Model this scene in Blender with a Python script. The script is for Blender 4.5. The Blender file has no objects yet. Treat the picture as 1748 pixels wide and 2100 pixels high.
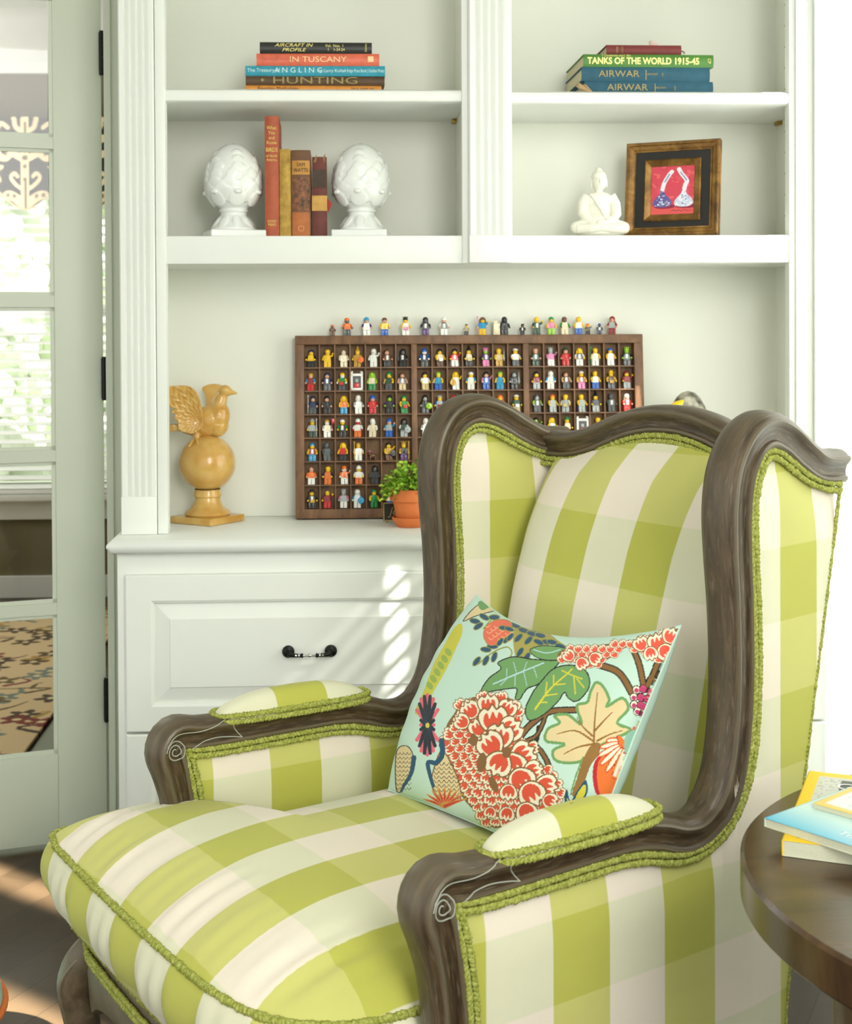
import bpy, bmesh, math, random
import numpy as np
from mathutils import Vector, Matrix, Euler
random.seed(7)
S = bpy.context.scene
COL = S.collection
PI = math.pi
# ------------------------------------------------------------------ camera
YAW, PITCH, ROLL = .0485, .014, .005
FPX = 2900.0
PCX, PCY = 828.0, 719.0
CAMP = Vector((.466, -3.1, 1.242))
EYE = Vector((.466, -3.1, 1.242))   # fixed survey point used by at(); does not follow the camera
_f = Vector((math.sin(YAW)*math.cos(PITCH), math.cos(YAW)*math.cos(PITCH), -math.sin(PITCH)))
_r = Vector((math.cos(YAW), -math.sin(YAW), 0)); _d = _f.cross(_r)
RT = math.cos(ROLL)*_r + math.sin(ROLL)*_d
DN = -math.sin(ROLL)*_r + math.cos(ROLL)*_d
FW = _f
cd = bpy.data.cameras.new('camera'); cam = bpy.data.objects.new('camera', cd); COL.objects.link(cam)
m = Matrix((RT, -DN, -FW)).transposed().to_4x4(); m.translation = CAMP
cam.matrix_world = m
cd.sensor_fit = 'HORIZONTAL'; cd.sensor_width = 36
cd.lens = FPX/1748*36
cd.shift_x = (874-PCX)/2100 * (2100/1748); cd.shift_y = -(1050-PCY)/1748
cd.clip_start = .05
cd.dof.use_dof = True; cd.dof.focus_distance = 2.15; cd.dof.aperture_fstop = 14
S.camera = cam
# ------------------------------------------------------------------ world, lights, exposure
S.view_settings.view_transform = 'Standard'; S.view_settings.look = 'None'
S.view_settings.gamma = 1; S.view_settings.use_curve_mapping = False
S.view_settings.exposure = 0.02
S.cycles.use_denoising = True
S.cycles.max_bounces = 8; S.cycles.transparent_max_bounces = 16
S.cycles.sample_clamp_indirect = 8
W = bpy.data.worlds.new('world'); S.world = W; W.use_nodes = True
bg = W.node_tree.nodes['Background']; bg.inputs[0].default_value = (.99, 1, .93, 1); bg.inputs[1].default_value = 1.3
def area(name, loc, target, sx, sy, power, col=(1, 1, 1)):
    l = bpy.data.lights.new(name, 'AREA'); l.shape = 'RECTANGLE'; l.size = sx; l.size_y = sy; l.energy = power; l.color = col
    o = bpy.data.objects.new(name, l); COL.objects.link(o); o.location = loc
    o.rotation_euler = (Vector(target)-Vector(loc)).to_track_quat('-Z', 'Y').to_euler(); return o
area('window_light', (1.45, -3.9, 2.0), (.2, -.6, .8), 1.3, 1.6, 78, (1, .99, .95))
area('far_room_fill', (-1.6, 2.2, 2.5), (-1.3, 2.2, 0), 1.2, 1.2, 20, (1, .97, .9))  # added fill that brightens the far room, not a fixture of it
area('far_room_ceiling_fill', (-1.9, 2.3, 1.3), (-1.6, 3.2, 2.75), 1.2, 1.2, 30, (1, .98, .93))  # added fill aimed upward to lighten the far ceiling and crown
area('sky_through_right_window', (2.5, -.9, 1.5), (1.6, -.8, 1.4), 2.4, 2.6, 95, (.97, 1, .97))
for nm_, lc_, tg_, sx_, sy_, pw_ in (('added_beam_by_door', (-1.5, -1.3, 2.4), (-.32, .16, 0), .9, .06, 4), ('added_beam_by_chair', (-1.5, -2.1, 2.4), (-.26, -.66, 0), .42, .40, 13)):  # added narrow area beams standing in for sunlight on the floor
    q_ = area(nm_, lc_, tg_, sx_, sy_, pw_, (.92, 1, .88)); q_.data.spread = math.radians(1.2)
sl = bpy.data.lights.new('sun', 'SUN'); sl.energy = 16; sl.angle = .010; sl.color = (1, .97, .9)
sun = bpy.data.objects.new('sun', sl); COL.objects.link(sun)
SUN = Vector((-1.005, .80, -1.0)).normalized()
sun.rotation_euler = SUN.to_track_quat('-Z', 'Y').to_euler()

# ------------------------------------------------------------------ helpers
def at(x, y, Y=None, Z=None, X=None):
    """the point where the sight line of photo pixel (x, y) meets a plane"""
    d = RT*((x-PCX)/FPX) + DN*((y-PCY)/FPX) + FW
    t = (Z-EYE.z)/d.z if Z is not None else ((Y-EYE.y)/d.y if Y is not None else (X-EYE.x)/d.x)
    return EYE + d*t
def lin(c):
    return tuple(((v/255)/12.92 if v/255 <= .04045 else ((v/255+.055)/1.055)**2.4) for v in c)
def N(nt, t, **k):
    n = nt.nodes.new(t)
    for a, b in k.items(): setattr(n, a, b)
    return n
MATS = {}
def mat(name, rgb=(200, 200, 200), rough=.5, metal=0, var=.0, vscale=30, bump=0, bscale=200, coat=0, stretch=None, spec=.5, trans=0, alt=None, sheen=0, attr=None, sss=0):
    if name in MATS: return MATS[name]
    mt = bpy.data.materials.new(name); mt.use_nodes = True; nt = mt.node_tree; p = nt.nodes['Principled BSDF']
    p.inputs['Roughness'].default_value = rough; p.inputs['Metallic'].default_value = metal
    p.inputs['Specular IOR Level'].default_value = spec; p.inputs['Coat Weight'].default_value = coat
    p.inputs['Sheen Weight'].default_value = sheen
    c = lin(rgb)
    tc = N(nt, 'ShaderNodeTexCoord'); mp = N(nt, 'ShaderNodeMapping')
    nt.links.new(tc.outputs['Object'], mp.inputs[0])
    if stretch: mp.inputs['Scale'].default_value = stretch
    if attr:
        a = N(nt, 'ShaderNodeAttribute', attribute_name=attr); src = a.outputs['Color']
    else:
        r = N(nt, 'ShaderNodeRGB'); r.outputs[0].default_value = (*c, 1); src = r.outputs[0]
    nz = N(nt, 'ShaderNodeTexNoise'); nz.inputs['Scale'].default_value = vscale; nz.inputs['Detail'].default_value = 6
    nt.links.new(mp.outputs[0], nz.inputs['Vector'])
    mx = N(nt, 'ShaderNodeMix', data_type='RGBA'); mr = N(nt, 'ShaderNodeMapRange')
    mr.inputs[1].default_value = .32; mr.inputs[2].default_value = .68
    nt.links.new(nz.outputs[0], mr.inputs[0]); nt.links.new(mr.outputs[0], mx.inputs[0])
    nt.links.new(src, mx.inputs[6])
    if alt:
        mx.inputs[7].default_value = (*lin(alt), 1)
    else:
        hs = N(nt, 'ShaderNodeHueSaturation'); hs.inputs['Value'].default_value = 1-var
        nt.links.new(src, hs.inputs['Color']); nt.links.new(hs.outputs[0], mx.inputs[7])
    nt.links.new(mx.outputs[2], p.inputs['Base Color'])
    if bump:
        n2 = N(nt, 'ShaderNodeTexNoise'); n2.inputs['Scale'].default_value = bscale; n2.inputs['Detail'].default_value = 4
        nt.links.new(mp.outputs[0], n2.inputs['Vector'])
        b = N(nt, 'ShaderNodeBump'); b.inputs['Strength'].default_value = bump; b.inputs['Distance'].default_value = .002
        nt.links.new(n2.outputs[0], b.inputs['Height']); nt.links.new(b.outputs[0], p.inputs['Normal'])
    MATS[name] = mt; return mt
class MB:
    def __init__(s): s.v = []; s.f = []; s.uvs = None; s.mi = []
    def add(s, vs, fs, mi=0):
        o = len(s.v); s.v += [tuple(v) for v in vs]; s.f += [tuple(i+o for i in f) for f in fs]; s.mi += [mi]*len(fs); return s
    def box(s, x0, x1, y0, y1, z0, z1, b=0, mi=0):
        if b <= 0:
            vs = [(x, y, z) for x in (x0, x1) for y in (y0, y1) for z in (z0, z1)]
            return s.add(vs, [(0, 1, 3, 2), (4, 6, 7, 5), (0, 4, 5, 1), (2, 3, 7, 6), (0, 2, 6, 4), (1, 5, 7, 3)], mi)
        bm = bmesh.new(); bmesh.ops.create_cube(bm, size=1)
        bmesh.ops.scale(bm, vec=(x1-x0, y1-y0, z1-z0), verts=bm.verts)
        bmesh.ops.translate(bm, vec=((x0+x1)/2, (y0+y1)/2, (z0+z1)/2), verts=bm.verts)
        bmesh.ops.bevel(bm, geom=bm.edges[:], offset=b, segments=2, affect='EDGES', profile=.6)
        return s.bm(bm, mi)
    def bm(s, bm, mi=0):
        bm.verts.index_update(); s.add([v.co[:] for v in bm.verts], [[v.index for v in f.verts] for f in bm.faces], mi); bm.free(); return s
    def ell(s, c, r, rot=None, u=16, v=10, mi=0):
        bm = bmesh.new(); bmesh.ops.create_uvsphere(bm, u_segments=u, v_segments=v, radius=1)
        M = Matrix.Translation(c) @ (Euler(rot).to_matrix().to_4x4() if rot else Matrix.Identity(4)) @ Matrix.Diagonal((*r, 1))
        bmesh.ops.transform(bm, matrix=M, verts=bm.verts); return s.bm(bm, mi)
    def lathe(s, prof, c=(0, 0, 0), n=40, mi=0, axis='z', cap=True):
        vs = []; fs = []; k = len(prof)
        for i in range(n):
            a = 2*PI*i/n
            for r, z in prof:
                p = (r*math.cos(a), r*math.sin(a), z)
                if axis == 'y': p = (p[0], p[2], p[1])
                vs.append((p[0]+c[0], p[1]+c[1], p[2]+c[2]))
        for i in range(n):
            j = (i+1) % n
            for q in range(k-1): fs.append((i*k+q, j*k+q, j*k+q+1, i*k+q+1))
        if cap:
            fs.append([i*k for i in range(n)][::-1]); fs.append([i*k+k-1 for i in range(n)])
        return s.add(vs, fs, mi)
    def tube(s, pts, r, n=10, mi=0, cap=True):
        pts = [Vector(p) for p in pts]; rs = r if isinstance(r, (list, tuple)) else [r]*len(pts)
        vs = []; fs = []; up = None
        for i, p in enumerate(pts):
            t = (pts[min(i+1, len(pts)-1)]-pts[max(i-1, 0)]).normalized()
            if up is None: up = t.orthogonal().normalized()
            up = (up-t*up.dot(t)).normalized(); w = t.cross(up)
            for k in range(n):
                a = 2*PI*k/n; vs.append(p+(up*math.cos(a)+w*math.sin(a))*rs[i])
        for i in range(len(pts)-1):
            for k in range(n):
                j = (k+1) % n; fs.append((i*n+k, i*n+j, (i+1)*n+j, (i+1)*n+k))
        if cap: fs.append(list(range(n))[::-1]); fs.append([(len(pts)-1)*n+k for k in range(n)])
        return s.add(vs, fs, mi)
    def sweep(s, pts, nrm, sec, scale=None, mi=0, cap=True):
        """sweep a closed section (n, l) along pts; nrm = in-plane normals, lateral = tangent x normal"""
        pts = [Vector(p) for p in pts]; k = len(sec); vs = []; fs = []; run = 0
        for i, p in enumerate(pts):
            t = (pts[min(i+1, len(pts)-1)]-pts[max(i-1, 0)]).normalized()
            n_ = Vector(nrm[i]); n_ = (n_-t*n_.dot(t)).normalized(); l_ = t.cross(n_)
            q = scale[i] if scale else 1
            for a, b in sec: vs.append(p+(n_*a+l_*b)*q)
            run += (p-pts[max(i-1, 0)]).length
            if s.uvs is not None: s.uvs += [(run, .12*min(j, k-j)/k) for j in range(k)]
        for i in range(len(pts)-1):
            for j in range(k):
                h = (j+1) % k; fs.append((i*k+j, i*k+h, (i+1)*k+h, (i+1)*k+j))
        if cap: fs.append(list(range(k))[::-1]); fs.append([(len(pts)-1)*k+j for j in range(k)])
        return s.add(vs, fs, mi)
    def prism(s, poly, y0, y1, mi=0):
        """outline in (x, z), extruded from y0 to y1"""
        n = len(poly); vs = [(x, y0, z) for x, z in poly]+[(x, y1, z) for x, z in poly]
        fs = [list(range(n)), list(range(n, 2*n))[::-1]]+[(i, i+n, (i+1) % n+n, (i+1) % n) for i in range(n)]
        return s.add(vs, fs, mi)
    def xf(s, M):
        s.v = [tuple(M @ Vector(v)) for v in s.v]; return s
    def build(s, name, ms, parent=None, smooth=True, uvf=None, ang=40):
        me = bpy.data.meshes.new(name); me.from_pydata(s.v, [], s.f); 
        if not isinstance(ms, (list, tuple)): ms = [ms]
        for q in ms: me.materials.append(q)
        if len(ms) > 1: me.polygons.foreach_set('material_index', s.mi)
        bm = bmesh.new(); bm.from_mesh(me); bmesh.ops.recalc_face_normals(bm, faces=bm.faces); bm.to_mesh(me); bm.free()
        if s.uvs:
            l = me.uv_layers.new(name='UVMap'); vi = np.empty(len(me.loops), int); me.loops.foreach_get('vertex_index', vi); l.data.foreach_set('uv', np.array(s.uvs, np.float32)[vi].ravel())
        if smooth:
            me.polygons.foreach_set('use_smooth', [True]*len(me.polygons)); me.set_sharp_from_angle(angle=math.radians(ang))
        return link(name, me, parent)
def link(name, me, parent=None):
    o = bpy.data.objects.new(name, me); COL.objects.link(o)
    if parent: o.parent = parent
    return o
def tag(o, label=None, cat=None, group=None, kind=None):
    if label: o['label'] = label
    if cat: o['category'] = cat
    if group: o['group'] = group
    if kind: o['kind'] = kind
    return o
def thing(name, label, cat, group=None, loc=(0, 0, 0), rz=0):
    o = bpy.data.objects.new(name, None); COL.objects.link(o); o.location = loc; o.rotation_euler = (0, 0, rz); o.empty_display_size = .05
    return tag(o, label, cat, group)
def struct(o): o['kind'] = 'structure'; return o
def remesh(mb, voxel, smooth=2):
    me = bpy.data.meshes.new('t'); me.from_pydata(mb.v, [], mb.f); o = bpy.data.objects.new('t', me); COL.objects.link(o)
    r = o.modifiers.new('r', 'REMESH'); r.mode = 'VOXEL'; r.voxel_size = voxel
    if smooth: q = o.modifiers.new('s', 'SMOOTH'); q.iterations = smooth; q.factor = .5
    dg = bpy.context.evaluated_depsgraph_get(); ev = o.evaluated_get(dg); nm = bpy.data.meshes.new_from_object(ev)
    out = MB(); out.v = [v.co[:] for v in nm.vertices]; out.f = [tuple(p.vertices) for p in nm.polygons]; out.mi = [0]*len(out.f)
    bpy.data.objects.remove(o); bpy.data.meshes.remove(me); bpy.data.meshes.remove(nm); return out
def text(s, size, loc, mt, parent, rot=(PI/2, 0, 0), sx=1, name='lettering', align='CENTER', ext=.0002, shear=0, bold=0):
    c = bpy.data.curves.new('t', 'FONT'); c.body = s; c.size = size; c.align_x = align; c.align_y = 'CENTER'; c.extrude = ext; c.shear = shear
    if bold: c.offset = bold
    c.resolution_u = 3
    o = bpy.data.objects.new('t', c); COL.objects.link(o)
    dg = bpy.context.evaluated_depsgraph_get(); me = bpy.data.meshes.new_from_object(o.evaluated_get(dg)); bpy.data.objects.remove(o)
    me.materials.clear(); me.materials.append(mt)
    M = Matrix.Translation(loc) @ Euler(rot).to_matrix().to_4x4() @ Matrix.Diagonal((sx, 1, 1, 1)); me.transform(M)
    return link(name, me, parent)
def smoothpath(P, n, closed=False):
    """Catmull-Rom resample by arc length"""
    P = np.array(P, float); k = len(P); out = []
    idx = (lambda i: P[i % k]) if closed else (lambda i: P[min(max(i, 0), k-1)])
    for i in range(k if closed else k-1):
        a, b, c, d = idx(i-1), idx(i), idx(i+1), idx(i+2)
        for t in np.linspace(0, 1, 24, endpoint=False):
            out.append(.5*((2*b)+(-a+c)*t+(2*a-5*b+4*c-d)*t*t+(-a+3*b-3*c+d)*t**3))
    out.append(P[0] if closed else P[-1]); out = np.array(out)
    L = np.r_[0, np.cumsum(np.linalg.norm(np.diff(out, axis=0), axis=1))]
    u = np.linspace(0, L[-1], n); return np.array([np.interp(u, L, out[:, j]) for j in range(P.shape[1])]).T
def plen(P): return float(np.linalg.norm(np.diff(np.array(P), axis=0), axis=1).sum())
def _ico():
    bm = bmesh.new(); bmesh.ops.create_uvsphere(bm, u_segments=6, v_segments=5, radius=1)
    bm.verts.index_update(); v = np.array([q.co[:] for q in bm.verts]); f = [[q.index for q in p.verts] for p in bm.faces]; bm.free(); return v, f
BV, BF = _ico()
def beads(path, nrm, rows, name, mt, parent, pitch=.0052, size=(.0062, .0034, .003)):
    """corded trim: rows = [(offset across, twist angle)]"""
    path = np.array(path, float); n = max(2, int(plen(path)/pitch))
    nr = np.array(nrm, float)
    if nr.ndim == 1: nr = np.tile(nr, (len(path), 1))
    L = np.r_[0, np.cumsum(np.linalg.norm(np.diff(path, axis=0), axis=1))]; u = np.linspace(0, L[-1], n)
    P = np.array([np.interp(u, L, path[:, j]) for j in range(3)]).T; Q = np.array([np.interp(u, L, nr[:, j]) for j in range(3)]).T
    T = np.gradient(P, axis=0); T /= np.linalg.norm(T, axis=1)[:, None]+1e-12
    Q -= T*(Q*T).sum(1)[:, None]; Q /= np.linalg.norm(Q, axis=1)[:, None]+1e-12
    B = np.cross(T, Q); mb_v = []; F = []; o = 0; rng = np.random.RandomState(3)
    for off, ang in rows:
        for i in range(n):
            a = ang+rng.uniform(-.15, .15); k = rng.uniform(.85, 1.15)
            e1 = T[i]*math.cos(a)+B[i]*math.sin(a); e2 = -T[i]*math.sin(a)+B[i]*math.cos(a)
            vv = P[i]+B[i]*off+Q[i]*rng.uniform(-.0004, .0004)+(BV[:, 0:1]*e1*size[0]*k+BV[:, 1:2]*e2*size[1]*k+BV[:, 2:3]*Q[i]*size[2]*k)
            mb_v.append(vv); F += [[q+o for q in f] for f in BF]; o += len(BV)
    me = bpy.data.meshes.new(name); me.from_pydata(np.concatenate(mb_v).tolist(), [], F); me.materials.append(mt)
    me.polygons.foreach_set('use_smooth', [True]*len(me.polygons)); return link(name, me, parent)
DBL = [(-.0046, .62), (.0046, -.62)]
def gridmesh(P, UV, name, mt, parent=None, closed_u=False, colors=None, thick=0):
    """P: (nu, nv, 3) array"""
    nu, nv = P.shape[:2]; idx = np.arange(nu*nv).reshape(nu, nv)
    if closed_u: a = idx; b = np.roll(idx, -1, 0)
    else: a = idx[:-1]; b = idx[1:]
    F = np.stack([a[:, :-1], b[:, :-1], b[:, 1:], a[:, 1:]], -1).reshape(-1, 4)
    me = bpy.data.meshes.new(name); me.from_pydata(P.reshape(-1, 3).tolist(), [], F.tolist()); me.materials.append(mt)
    if UV is not None:
        l = me.uv_layers.new(name='UVMap'); vi = np.empty(len(me.loops), int); me.loops.foreach_get('vertex_index', vi)
        l.data.foreach_set('uv', UV.reshape(-1, 2)[vi].astype(np.float32).ravel())
    if colors is not None:
        at_ = me.color_attributes.new('Col', 'FLOAT_COLOR', 'POINT'); c = np.ones((nu*nv, 4), np.float32); c[:, :3] = colors.reshape(-1, 3); at_.data.foreach_set('color', c.ravel())
    me.polygons.foreach_set('use_smooth', [True]*len(me.polygons)); o = link(name, me, parent)
    if thick:
        md = o.modifiers.new('Solidify', 'SOLIDIFY'); md.thickness = thick; md.offset = 0
    return o
# painting helpers on coordinate arrays
class Paint:
    def __init__(s, X, Y, base): s.X = X; s.Y = Y; s.C = np.zeros(X.shape+(3,)); s.C[...] = lin(base)
    def poly(s, pts, rgb):
        P = np.array(pts, float); x0, y0 = P.min(0); x1, y1 = P.max(0)
        m = (s.X >= x0) & (s.X <= x1) & (s.Y >= y0) & (s.Y <= y1); X = s.X[m]; Y = s.Y[m]; ins = np.zeros(X.shape, bool)
        for i in range(len(P)):
            a, b = P[i], P[i-1]
            if a[1] == b[1]: continue
            c = ((a[1] > Y) != (b[1] > Y)) & (X < (b[0]-a[0])*(Y-a[1])/(b[1]-a[1])+a[0]); ins ^= c
        t = np.zeros(m.shape, bool); t[m] = ins; s.C[t] = lin(rgb); return t
    def line(s, pts, w, rgb, w1=None):
        P = np.array(pts, float); W0 = np.linspace(w, w if w1 is None else w1, len(P))
        for i in range(len(P)-1):
            a, b = P[i], P[i+1]; ww = (W0[i]+W0[i+1])/4
            m = (s.X > min(a[0], b[0])-ww) & (s.X < max(a[0], b[0])+ww) & (s.Y > min(a[1], b[1])-ww) & (s.Y < max(a[1], b[1])+ww)
            X = s.X[m]; Y = s.Y[m]; d = b-a; t = np.clip(((X-a[0])*d[0]+(Y-a[1])*d[1])/(d@d+1e-12), 0, 1)
            k = np.hypot(X-a[0]-t*d[0], Y-a[1]-t*d[1]) < ww; q = np.zeros(m.shape, bool); q[m] = k; s.C[q] = lin(rgb)
    def ell(s, cx, cy, rx, ry, ang, rgb):
        c, n = math.cos(ang), math.sin(ang); dx = s.X-cx; dy = s.Y-cy
        s.C[((dx*c+dy*n)/rx)**2+((-dx*n+dy*c)/ry)**2 < 1] = lin(rgb)
    def curve(s, pts, w, rgb, w1=None): s.line(smoothpath(pts, max(8, len(pts)*6)), w, rgb, w1)
    def blob(s, pts, rgb, edge=None, ew=2.5):
        q = smoothpath(pts, len(pts)*8, closed=True); s.poly(q, rgb)
        if edge: s.line(q, ew, edge)
# ================================================================== materials
white = mat('white_paint', (233, 236, 230), .38, var=.03, vscale=6)
niche_shaded_white = mat('niche_shaded_white', (231, 233, 221), .5, var=.03, vscale=4)  # cabinet white with the greenish niche shade put into its colour
greypaint = mat('grey_green_paint', (206, 213, 196), .4, var=.03, vscale=5)
black_iron = mat('black_iron', (24, 24, 22), .35, metal=.6)
brass = mat('brass', (170, 140, 60), .35, metal=1)
glass = bpy.data.materials.new('glass'); glass.use_nodes = True
nt = glass.node_tree; nt.nodes.clear()
_o = N(nt, 'ShaderNodeOutputMaterial'); _m = N(nt, 'ShaderNodeMixShader'); _t = N(nt, 'ShaderNodeBsdfTransparent'); _g = N(nt, 'ShaderNodeBsdfGlossy'); _g.inputs['Roughness'].default_value = .02
_l = N(nt, 'ShaderNodeFresnel'); _l.inputs[0].default_value = 1.45
_gb = N(nt, 'ShaderNodeNewGeometry'); _s = N(nt, 'ShaderNodeMath', operation='SUBTRACT'); _s.inputs[0].default_value = 1; nt.links.new(_gb.outputs['Backfacing'], _s.inputs[1]); _x = N(nt, 'ShaderNodeMath', operation='MULTIPLY'); nt.links.new(_s.outputs[0], _x.inputs[0]); nt.links.new(_l.outputs[0], _x.inputs[1]); nt.links.new(_x.outputs[0], _m.inputs[0]); nt.links.new(_t.outputs[0], _m.inputs[1]); nt.links.new(_g.outputs[0], _m.inputs[2]); nt.links.new(_m.outputs[0], _o.inputs[0])
def bars(b, w=.08):  # gingham material from UVs: u counts columns, v counts rows
    pass
def gingham():
    mt = bpy.data.materials.new('green_check_fabric'); mt.use_nodes = True; nt = mt.node_tree; p = nt.nodes['Principled BSDF']
    p.inputs['Roughness'].default_value = .8; p.inputs['Sheen Weight'].default_value = .15; p.inputs['Specular IOR Level'].default_value = .25
    uv = N(nt, 'ShaderNodeTexCoord'); sp = N(nt, 'ShaderNodeSeparateXYZ'); nt.links.new(uv.outputs['UV'], sp.inputs[0])
    def par(sock):
        a = N(nt, 'ShaderNodeMath', operation='PINGPONG'); a.inputs[1].default_value = 1.0
        # triangle wave of the coordinate shifted so that integer cells alternate
        s = N(nt, 'ShaderNodeMath', operation='ADD'); s.inputs[1].default_value = .5; nt.links.new(sock, s.inputs[0]); nt.links.new(s.outputs[0], a.inputs[0])
        r = N(nt, 'ShaderNodeMapRange'); r.inputs[1].default_value = .49; r.inputs[2].default_value = .51; nt.links.new(a.outputs[0], r.inputs[0]); return r.outputs[0]
    cu = par(sp.outputs[0]); cv = par(sp.outputs[1])
    def mx(f, a, b):
        q = N(nt, 'ShaderNodeMix', data_type='RGBA'); nt.links.new(f, q.inputs[0])
        for k, v in ((6, a), (7, b)):
            if isinstance(v, tuple): q.inputs[k].default_value = (*lin(v), 1)
            else: nt.links.new(v, q.inputs[k])
        return q.outputs[2]
    cream = mx(cv, (238, 228, 211), (224, 223, 194)); green = mx(cv, (203, 202, 118), (187, 188, 86))
    col = mx(cu, cream, green)
    tc = uv; nz = N(nt, 'ShaderNodeTexNoise'); nz.inputs['Scale'].default_value = 9; nz.inputs['Detail'].default_value = 3; nt.links.new(tc.outputs['Object'], nz.inputs['Vector'])
    hv = N(nt, 'ShaderNodeMapRange'); hv.inputs[3].default_value = .94; hv.inputs[4].default_value = 1.05; nt.links.new(nz.outputs[0], hv.inputs[0])
    hs = N(nt, 'ShaderNodeHueSaturation'); nt.links.new(hv.outputs[0], hs.inputs['Value']); nt.links.new(col, hs.inputs['Color']); nt.links.new(hs.outputs[0], p.inputs['Base Color'])
    w1 = N(nt, 'ShaderNodeTexNoise'); w1.inputs['Scale'].default_value = 900; nt.links.new(tc.outputs['Object'], w1.inputs['Vector'])
    b = N(nt, 'ShaderNodeBump'); b.inputs['Strength'].default_value = .25; b.inputs['Distance'].default_value = .0006; nt.links.new(w1.outputs[0], b.inputs['Height']); nt.links.new(b.outputs[0], p.inputs['Normal'])
    return mt
CHECK = gingham()
trim_m = mat('green_gimp', (126, 134, 48), .85, vscale=260, alt=(184, 188, 104), spec=.2)
def woodmat(name, a, b, c, rough=.5, scale=(1, 1, 1), nscale=18, uv=False, wash=None):
    mt = bpy.data.materials.new(name); mt.use_nodes = True; nt = mt.node_tree; p = nt.nodes['Principled BSDF']; p.inputs['Roughness'].default_value = rough
    tc = N(nt, 'ShaderNodeTexCoord'); mp = N(nt, 'ShaderNodeMapping'); mp.inputs['Scale'].default_value = scale; nt.links.new(tc.outputs['UV' if uv else 'Object'], mp.inputs[0])
    nz = N(nt, 'ShaderNodeTexNoise'); nz.inputs['Scale'].default_value = nscale; nz.inputs['Detail'].default_value = 8; nz.inputs['Roughness'].default_value = .65; nz.inputs['Distortion'].default_value = .6
    nt.links.new(mp.outputs[0], nz.inputs['Vector'])
    r = N(nt, 'ShaderNodeValToRGB'); e = r.color_ramp.elements; e[0].position = .3; e[0].color = (*lin(a), 1); e[1].position = .72; e[1].color = (*lin(c), 1)
    q = e.new(.5); q.color = (*lin(b), 1)
    nt.links.new(nz.outputs[0], r.inputs[0]); src = r.outputs[0]
    if wash:
        g = N(nt, 'ShaderNodeNewGeometry'); k = N(nt, 'ShaderNodeMapRange'); k.inputs[1].default_value = .50; k.inputs[2].default_value = .60; k.inputs[4].default_value = .75; nt.links.new(g.outputs['Pointiness'], k.inputs[0])
        n3 = N(nt, 'ShaderNodeTexNoise'); n3.inputs['Scale'].default_value = nscale*2.2; n3.inputs['Detail'].default_value = 6; nt.links.new(mp.outputs[0], n3.inputs['Vector'])
        k3 = N(nt, 'ShaderNodeMapRange'); k3.inputs[1].default_value = .52; k3.inputs[2].default_value = .75; nt.links.new(n3.outputs[0], k3.inputs[0])
        k2 = N(nt, 'ShaderNodeMath', operation='MAXIMUM'); k4 = N(nt, 'ShaderNodeMath', operation='MULTIPLY'); k4.inputs[1].default_value = .6; nt.links.new(k3.outputs[0], k4.inputs[0]); nt.links.new(k.outputs[0], k2.inputs[0]); nt.links.new(k4.outputs[0], k2.inputs[1])
        m_ = N(nt, 'ShaderNodeMix', data_type='RGBA'); nt.links.new(k2.outputs[0], m_.inputs[0]); nt.links.new(src, m_.inputs[6]); m_.inputs[7].default_value = (*lin(wash), 1); src = m_.outputs[2]
    nt.links.new(src, p.inputs['Base Color'])
    bp = N(nt, 'ShaderNodeBump'); bp.inputs['Strength'].default_value = .35; bp.inputs['Distance'].default_value = .001; nt.links.new(nz.outputs[0], bp.inputs['Height']); nt.links.new(bp.outputs[0], p.inputs['Normal'])
    MATS[name] = mt; return mt
chairwood = woodmat('weathered_wood', (58, 45, 30), (88, 72, 50), (112, 96, 72), .42, (1, 1, 1), 30, wash=(130, 122, 100))
framewood = woodmat('weathered_frame_wood', (42, 32, 20), (70, 55, 37), (98, 80, 56), .38, (5, 60, 1), 3, uv=True, wash=(134, 124, 102))
washed = mat('lime_wash', (168, 172, 158), .7)
traywood = woodmat('brown_stained_wood', (78, 50, 26), (110, 74, 42), (136, 96, 58), .45, (3, 3, 1), 14)
tablewood = woodmat('dark_walnut', (52, 34, 20), (76, 54, 32), (94, 68, 40), .22, (1, 4, 1), 7)

# ================================================================== room shell
b = MB(); WY = .38
# back wall with door opening (X -1.0..-.092, Z 0..2.15), wall thickness 0.12
b.box(-.092, 1.75, WY+.001, WY+.12, 0, 2.75); b.box(-3.2, -1.0, WY, WY+.12, 0, 2.75); b.box(-1.0, -.092, WY, WY+.12, 2.16, 2.75)
struct(b.build('wall_back', greypaint, smooth=False))
# floor: dark boards
fm = bpy.data.materials.new('dark_floorboards'); fm.use_nodes = True; nt = fm.node_tree; p = nt.nodes['Principled BSDF']; p.inputs['Roughness'].default_value = .30; p.inputs['Specular IOR Level'].default_value = .2
tc = N(nt, 'ShaderNodeTexCoord'); mp = N(nt, 'ShaderNodeMapping'); mp.inputs['Rotation'].default_value = (0, 0, math.radians(-62)); nt.links.new(tc.outputs['Object'], mp.inputs[0])
bk = N(nt, 'ShaderNodeTexBrick'); bk.inputs['Scale'].default_value = 1; bk.inputs['Brick Width'].default_value = 1.3; bk.inputs['Row Height'].default_value = .085; bk.inputs['Mortar Size'].default_value = .0012
bk.inputs['Color1'].default_value = (*lin((50, 36, 25)), 1); bk.inputs['Color2'].default_value = (*lin((66, 49, 35)), 1); bk.inputs['Mortar'].default_value = (*lin((30, 22, 16)), 1)
nt.links.new(mp.outputs[0], bk.inputs[0]); nt.links.new(bk.outputs[0], p.inputs['Base Color'])
nz = N(nt, 'ShaderNodeTexNoise'); nz.inputs['Scale'].default_value = 14; nt.links.new(mp.outputs[0], nz.inputs[0]); bp = N(nt, 'ShaderNodeBump'); bp.inputs['Strength'].default_value = .15; bp.inputs['Distance'].default_value = .004
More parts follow.
